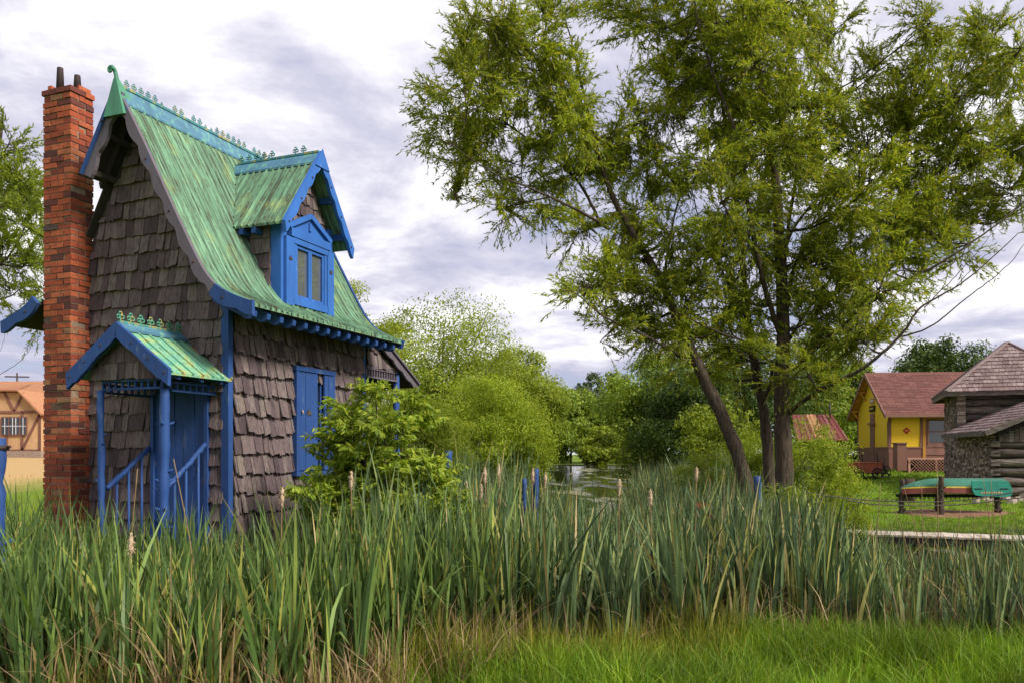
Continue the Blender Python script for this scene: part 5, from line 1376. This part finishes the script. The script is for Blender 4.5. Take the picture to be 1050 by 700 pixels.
for k in range(9):
    px = 1000 + k * 7.5; Y = 30.2 + g.normal(0, .3); x = (px - 525) / FPX * Y; s = g.uniform(.12, .26)
    me = bpy.data.meshes.new('foundation_stone')
    th = np.linspace(0, 2 * PI, 8)[:-1]; mb = MB()
    lo = [(s * math.cos(t) * g.uniform(.8, 1.2), s * math.sin(t) * g.uniform(.7, 1.1), -.1) for t in th]; hi = [(a * .8, b_ * .8, s * g.uniform(.7, 1.1)) for a, b_, c in lo]
    mb.prism(lo, (0, 0, .1)); mb.add(lo + hi, [(i, (i + 1) % 7, 7 + (i + 1) % 7, 7 + i) for i in range(7)] + [tuple(range(7, 14))])
    o = mb.build('field_stone', M['stone']); o.location = (x, Y, float(hgt(x, Y))); tag(o, 'rough tan field stone lying along the foot of the log lean-to', 'stone', 'loose field stones along the foot of the log lean-to')

# ---- rack of knotty log posts with the boat
def rack_post(px, ytop, ybot, Y, r, seed, label, name='rack_post'):
    x = (px - 525) / FPX * Y; gz = float(hgt(x, Y)); zt = CAMZ + (HZ - ytop) / FPX * Y
    mb = log((0, 0, -.15), (g.normal(0, .03), 0, zt - gz), r, seed, 12, 9); o = mb.build(name, M['bark']); o.location = (x, Y, gz); tag(o, label, 'post'); return x, gz, zt
rack_post(924, 491, 523, 26.0, .075, 61, 'knotty log post at the left end of the boat rack')
rack_post(965, 488, 528, 25.4, .085, 62, 'thick knotty log post crossing in front of the boat')
rack_post(1023, 500, 529, 25.6, .085, 63, 'dark log post under the teal end of the boat')
rack_post(960.5, 500, 523, 26.6, .06, 64, 'short log post under the middle of the boat')
mb = MB(); x1 = (932 - 525) / FPX * 30; mb.tube([(0, 0, -.2), (.0, 0, .55), (.02, 0, .85)], [.21, .19, .185], 14); o = mb.build('log_stump', M['bark']); o.location = (x1, 30, float(hgt(x1, 30))); tag(o, 'grey upright log stump behind the left end of the boat', 'stump')
mb = MB(); xa = (936 - 525) / FPX * 31; xb = (1000 - 525) / FPX * 31; mb.tube(np.linspace((0, 0, 0), (xb - xa, .2, .05), 8), .10, 8); o = mb.build('log_rail', M['bark']); o.location = (xa, 31, float(hgt(xa, 31)) + .38); tag(o, 'long dark log rail lying behind the boat from the stump', 'log')
mb = MB(); xa = (919 - 525) / FPX * 26; xb = (1026 - 525) / FPX * 25.6; mb.tube(np.linspace((0, 0, 0), (xb - xa, -.4, .0), 9) + np.random.default_rng(1).normal(0, .012, (9, 3)), .05, 7)
for k in range(24): f = (k + .5) / 24; mb.tube([(f * (xb - xa), -.4 * f, 0), (f * (xb - xa) + .02, -.4 * f - .03, -.12)], [.02, .008], 4)
zbeam = CAMZ + (HZ - 507.5) / FPX * 26; o = mb.build('rack_beam', M['dark']); o.location = (xa, 26, zbeam); tag(o, 'dark ragged pole carrying the boat on the rack', 'beam')
# boat: upside-down hull, bow to the left
bx0 = (923.5 - 525) / FPX * 25.9; bx1 = (1027 - 525) / FPX * 25.9; BL = bx1 - bx0
zg = CAMZ + (HZ - 504.5) / FPX * 25.9
boat = empty('rowing_boat', (bx0, 25.9, zg), 0, label='green rowing boat with yellow and red stripes turned upside down on a log rack', cat='boat')
def hullsec(t, off=0):
    w = .46 * min(1, (t * 2.2 + .03)) ** .6; h = .45 * (1 - .62 * max(0, 1 - t / .38) ** 2)
    sheer = .02 + (.10 * (1 - t * 2.5) if t < .4 else 0) * 0
    return w + off, h
nt_, na = 26, 17
def hull_part(name, z_lo, z_hi, mat, par, t0=0, t1=1, off=0.0):
    V = []; F = []
    ts = np.linspace(t0, t1, nt_)
    zs = np.linspace(z_lo, z_hi, 9)
    for t in ts:
        w, h = hullsec(t); row = []
        for zf in zs:
            ww = (w + off) * (max(0, 1 - zf ** 2.4)) ** .5 if zf > 0 else w + off
            row.append((t * BL, -ww, zf * h))
        for zf in zs[::-1]:
            ww = (w + off) * (max(0, 1 - zf ** 2.4)) ** .5 if zf > 0 else w + off
            row.append((t * BL, ww, zf * h))
        V += row
    m = 18
    for i in range(nt_ - 1):
        for j in range(m - 1): F.append((i * m + j, (i + 1) * m + j, (i + 1) * m + j + 1, i * m + j + 1))
    F.append(tuple(range(m))); F.append(tuple(range((nt_ - 1) * m, nt_ * m))[::-1])
    mb = MB(); mb.add(V, F, True); return mb.build(name, mat, par)
hull = hull_part('hull', .0, 1, M['boat_green'], boat, 0, 1)
mb = MB()
for (z0_, z1_, mt, of) in ((.165, .205, 'boat_yellow', .012), (.0, .1635, 'boat_red', .008)):
    mb = MB(); ts = np.linspace(0, .70, 22)
    rise = lambda t: -.05 * max(0, 1 - t * 3) ** 2
    A = [(t * BL, -hullsec(t)[0] - of, z0_ + .0 + rise(t)) for t in ts]; B = [(t * BL, -hullsec(t)[0] - of, z1_ + rise(t)) for t in ts]
    mb.strip(A, B, (0, .02, 0)); mb.build({'boat_yellow': 'yellow_stripe', 'boat_red': 'red_gunwale'}[mt], M[mt], hull)
# teal flat stern board panel
mb = MB(); xs = .615 * BL; mb.hexa([(xs, -.56, .07), (xs + .12, -.56, -.10), (xs + .12, -.50, -.10), (xs, -.50, .07)] + [(xs - .02, -.56, .36), (BL, -.56, .36), (BL, -.50, .36), (xs - .02, -.50, .36)]) if False else None
mb.prism([(xs - .02, -.56, .375), (xs, -.56, .08), (xs + .08, -.56, -.05), (xs + .45, -.56, -.11), (BL - .06, -.56, -.10), (BL, -.56, -.03), (BL + .0, -.56, .15), (BL - .12, -.56, .375)], (0, .05, 0))
pn = mb.build('teal_side_panel', M['boat_teal'], boat)
mb = MB(); mb.box(xs + .05, xs + .30, -.575, -.562, .13, .155); mb.box(BL - .38, BL - .13, -.575, -.562, .13, .155); mb.build('handle_slot', M['dark'], pn)
mb = MB(); gg = np.random.default_rng(2)
for k in range(9):
    xx = xs + .26 + k * .075; mb.box(xx, xx + .045, -.566, -.561, .00, .045 + .012 * (k % 2))
mb.build('faded_lettering', M['tan_wall'], pn)
# soil bed under the rack (thin mound)
mb = MB(); th = np.linspace(0, 2 * PI, 33)[:-1]; cx_ = (975 - 525) / FPX * 26.0; gg = np.random.default_rng(3)
rr = 1 + .09 * np.sin(th * 3 + 1) + .07 * np.sin(th * 5 + .4) + gg.normal(0, .05, 32); o_ = [(1.9 * r * math.cos(t), 1.2 * r * math.sin(t)) for r, t in zip(rr, th)]
V = [(x, y, float(hgt(cx_ + x, 26.0 + y)) - .02) for x, y in o_] + [(x * .8, y * .75, float(hgt(cx_ + x * .8, 26.0 + y * .75)) + .05) for x, y in o_] + [(0, 0, float(hgt(cx_, 26.0)) + .08)]
mb.add(V, [(i, (i + 1) % 32, 32 + (i + 1) % 32, 32 + i) for i in range(32)] + [(32 + i, 32 + (i + 1) % 32, 64) for i in range(32)], True)
o = mb.build('soil_bed', M['soil']); o.location = (cx_, 26.0, 0); tag(o, kind='structure')
# ropes sagging across the lawn
def rope(pts, r, label, name='rope'):
    P = smooth_line([wp(*p) for p in pts], 40); mb = MB(); c = P[0].copy(); mb.tube(P - c, r, 5); o = mb.build(name, M['wood_dark']); o.location = c; tag(o, label, 'rope'); 
rope([(768, 497, 15.5), (800, 500, 16), (850, 508, 17), (905, 513, 19), (980, 513, 20), (1060, 501, 20), (1120, 492, 20)], .014, 'upper dark rope sagging across the lawn in front of the boat rack')
rope([(868, 512, 17.2), (905, 517, 19), (980, 517, 20), (1060, 508, 20), (1120, 500, 20)], .014, 'lower dark rope sagging across the lawn in front of the boat rack')

# ---- boardwalk
mb0 = np.array([(838 - 525) / FPX * 20.5, 20.5]); mb1 = np.array([(1105 - 525) / FPX * 18.4, 18.4]); L = float(np.linalg.norm(mb1 - mb0)); ang = math.atan2(*(mb1 - mb0)[::-1])
bw = empty('boardwalk', (mb0[0], mb0[1], -.165), ang, label='pale wooden plank boardwalk crossing low behind the right cattails', cat='boardwalk')
g = np.random.default_rng(12); mb = MB(); x = 0
while x < L:
    mb.box(x, x + .135, -.55 + g.normal(0, .008), .55, -.045 + g.normal(0, .003), .0 + g.normal(0, .003)); x += .145
mb.build('planks', M['plank'], bw)
mb = MB(); mb.box(0, L, -.5, -.44, -.22, -.048); mb.box(0, L, .44, .5, -.22, -.048); mb.build('joist', M['wood_dark'], bw)
for x in np.arange(.3, L, 1.5):
    mb = MB(); mb.tube([(x, -.47, -1.0), (x, -.47, -.22)], .06, 8); mb.tube([(x, .47, -1.0), (x, .47, -.22)], .06, 8); mb.build('support_post', M['wood_dark'], bw)

# ---- blue rustic posts around the cottage
BG = 'short blue rustic posts among the reeds'
for i, (px, yt, yb2, Y, r, lab) in enumerate([(-2, 449, 560, 7.0, .065, 'thick blue rustic post with a rusty band at the left edge'), (459.5, 462, 520, 11.5, .050, 'blue knotty post right of the leafy shrub'),
        (436, 498, 540, 11, .045, 'low blue post beside a pale plank end, right of the leafy shrub'), (535, 490, 530, 10.4, .030, 'thin blue post just left of the fluffy cattail near the pond'),
        (548.5, 480, 530, 10.6, .034, 'blue post close to the cattail head at the left of the water'), (778, 488, 540, 13.0, .055, 'blue post in front of the willow trunks'),
        (405, 478, 530, 10.6, .06, 'blue post half hidden low in the leafy shrub')]):
    x = (px - 525) / FPX * Y; gz = float(hgt(x, Y)); zt = CAMZ + (HZ - yt) / FPX * Y
    t = empty('blue_post', (x, Y, gz), label=lab, cat='post', group=BG)
    log((0, 0, -.3), (.01, 0, zt - gz), r, 400 + i, 7, 9).build('shaft', M['blue'], t)
    if i == 0:
        mb = MB(); mb.tube([(0, 0, zt - gz - .10), (0, 0, zt - gz - .06)], r + .018, 12); mb.bar((r, 0, zt - gz - .08), (r + .05, -.02, zt - gz - .07), .02, .02); mb.build('iron_band', M['iron'], t)
mb = MB(); mb.box(-.35, .45, -.08, .08, -.02, .03); o = mb.build('plank_end', M['plank']); x = (432 - 525) / FPX * 10.6; o.location = (x, 10.6, CAMZ + (HZ - 510) / FPX * 10.6); tag(o, 'pale plank end resting between the low blue posts behind the reeds', 'plank')
mb = MB(); mb.tube([(0, 0, -1.3), (0, 0, -.02)], .04, 7); o2 = mb.build('plank_support', M['wood_dark'], o)

# ---- half-timbered house on the left
th_ = empty('half_timbered_house', (-33.5, 53, float(hgt(-33.5, 53)) - .1), 0, label='tan half-timbered house with orange-brown roof beyond the dry field', cat='house')
gz0 = th_.location.z
def Z(py, Y=53.0): return CAMZ + (HZ - py) / FPX * Y - gz0
def Xp(px, Y=53.0): return (px - 525) / FPX * Y + 33.5
mb = MB(); mb.box(-7, Xp(47), .6, 8, -.3, Z(421)); mb.build('wall', M['stone'], th_)
xr = Xp(42); xl = Xp(-22); ym = 0
mb = MB(); mb.prism([(xl, 0, Z(462)), (xr, 0, Z(462)), (xr, 0, Z(424)), (Xp(21), 0, Z(401)), (Xp(-2), 0, Z(401)), (xl, 0, Z(424))], (0, .58, 0)); ft = mb.build('gable_front', M['tan_wall'], th_)
mb = MB(); mb.box(xl - .05, xr + .05, -.08, .55, -.4, Z(462)); mb.build('stone_base', M['stone'], th_)
def tb(p, q, w=.14):
    mb.bar((Xp(p[0]), -.03, Z(p[1])), (Xp(q[0]), -.03, Z(q[1])), .05, w, up=(0, 1, 0)) if False else mb.bar((Xp(p[0]), -.03, Z(p[1])), (Xp(q[0]), -.03, Z(q[1])), w, .055, up=(0, 1, 0))
mb = MB()
for p, q in (((41, 422), (41, 461)), ((-22, 422), (41, 422)), ((-22, 461.5), (42, 461.5)), ((4, 401), (15, 421)), ((24, 402), (15, 421)), ((41, 424), (23, 461)), ((23, 422), (23, 461)), ((7, 446), (7, 461)), ((-2, 401), (21, 401)), ((21, 401), (44, 425)), ((-2, 401), (-24, 425)), ((-14, 422), (-14, 461))): tb(p, q)
mb.build('timber_framing', M['timber'], ft)
mb = MB(); mb.box(Xp(2), Xp(28.5), -.10, -.061, Z(446), Z(427)); wf = mb.build('window', M['timber'], ft)
mb = MB(); mb.box(Xp(3), Xp(9.3), -.11, -.102, Z(445), Z(428)); mb.box(Xp(10.7), Xp(20.5), -.11, -.102, Z(445), Z(428)); mb.box(Xp(22), Xp(27.5), -.11, -.102, Z(445), Z(428)); mb.build('pane', M['glass'], wf)
mb = MB()
for px in (6, 14, 17.3, 24.7): mb.box(Xp(px) - .018, Xp(px) + .018, -.125, -.111, Z(445), Z(428))
mb.box(Xp(3), Xp(27.5), -.13, -.126, Z(436.8), Z(436.3)); mb.build('muntin', M['white'], wf)
mb = MB()
mb.hexa([(-8, .1, Z(423)), (Xp(50), .1, Z(423)), (Xp(50), 4.5, Z(391) * 1.0 + .3), (-8, 4.5, Z(391) + .3), (-8, .1, Z(423) + .12), (Xp(50), .1, Z(423) + .12), (Xp(50), 4.5, Z(391) + .42), (-8, 4.5, Z(391) + .42)])
mb.hexa([(-8, 4.5, Z(391) + .3), (Xp(50), 4.5, Z(391) + .3), (Xp(50), 9, Z(423)), (-8, 9, Z(423)), (-8, 4.5, Z(391) + .42), (Xp(50), 4.5, Z(391) + .42), (Xp(50), 9, Z(423) + .12), (-8, 9, Z(423) + .12)])
# gable roof planes of the projecting front
for s_, (a, b_) in ((1, (21, 45)), (-1, (-2, -26))):
    mb.hexa([(Xp(a), -.35, Z(401)), (Xp(b_), -.35, Z(426)), (Xp(b_), 1.2, Z(426)), (Xp(a), 3.2, Z(401)), (Xp(a), -.35, Z(400) + .05), (Xp(b_) + s_ * .1, -.35, Z(425.4) + .05), (Xp(b_) + s_ * .1, 1.2, Z(425.4) + .05), (Xp(a), 3.2, Z(400) + .05)])
mb.hexa([(Xp(-2), -.35, Z(401)), (Xp(21), -.35, Z(401)), (Xp(11), 2.2, Z(392)), (Xp(8), 2.2, Z(392)), (Xp(-2), -.35, Z(400) + .05), (Xp(21), -.35, Z(400) + .05), (Xp(11), 2.2, Z(391) + .05), (Xp(8), 2.2, Z(391) + .05)])
mb.prism([(-7.0, .7, Z(423)), (-7.0, 8.3, Z(423)), (-7.0, 4.5, Z(391) + .25)], (Xp(47) + 7.0, 0, 0))
mb.build('roof', M['orange_roof'], th_)
# utility pole behind it
px_ = (17.5 - 525) / FPX * 75; up_ = empty('utility_pole', (px_, 75, float(hgt(px_, 75))), .2, label='thin wooden utility pole showing above the half-timbered house roof', cat='utility pole')
zt_ = CAMZ + (HZ - 382) / FPX * 75 - up_.location.z
mb = MB(); mb.tube([(0, 0, -.3), (0, 0, zt_)], [.13, .08], 8); mb.build('pole', M['wood_dark'], up_)
mb = MB(); mb.bar((-1.0, 0, zt_ - .35), (1.0, 0, zt_ - .35), .1, .12); mb.build('crossarm', M['wood_dark'], up_)
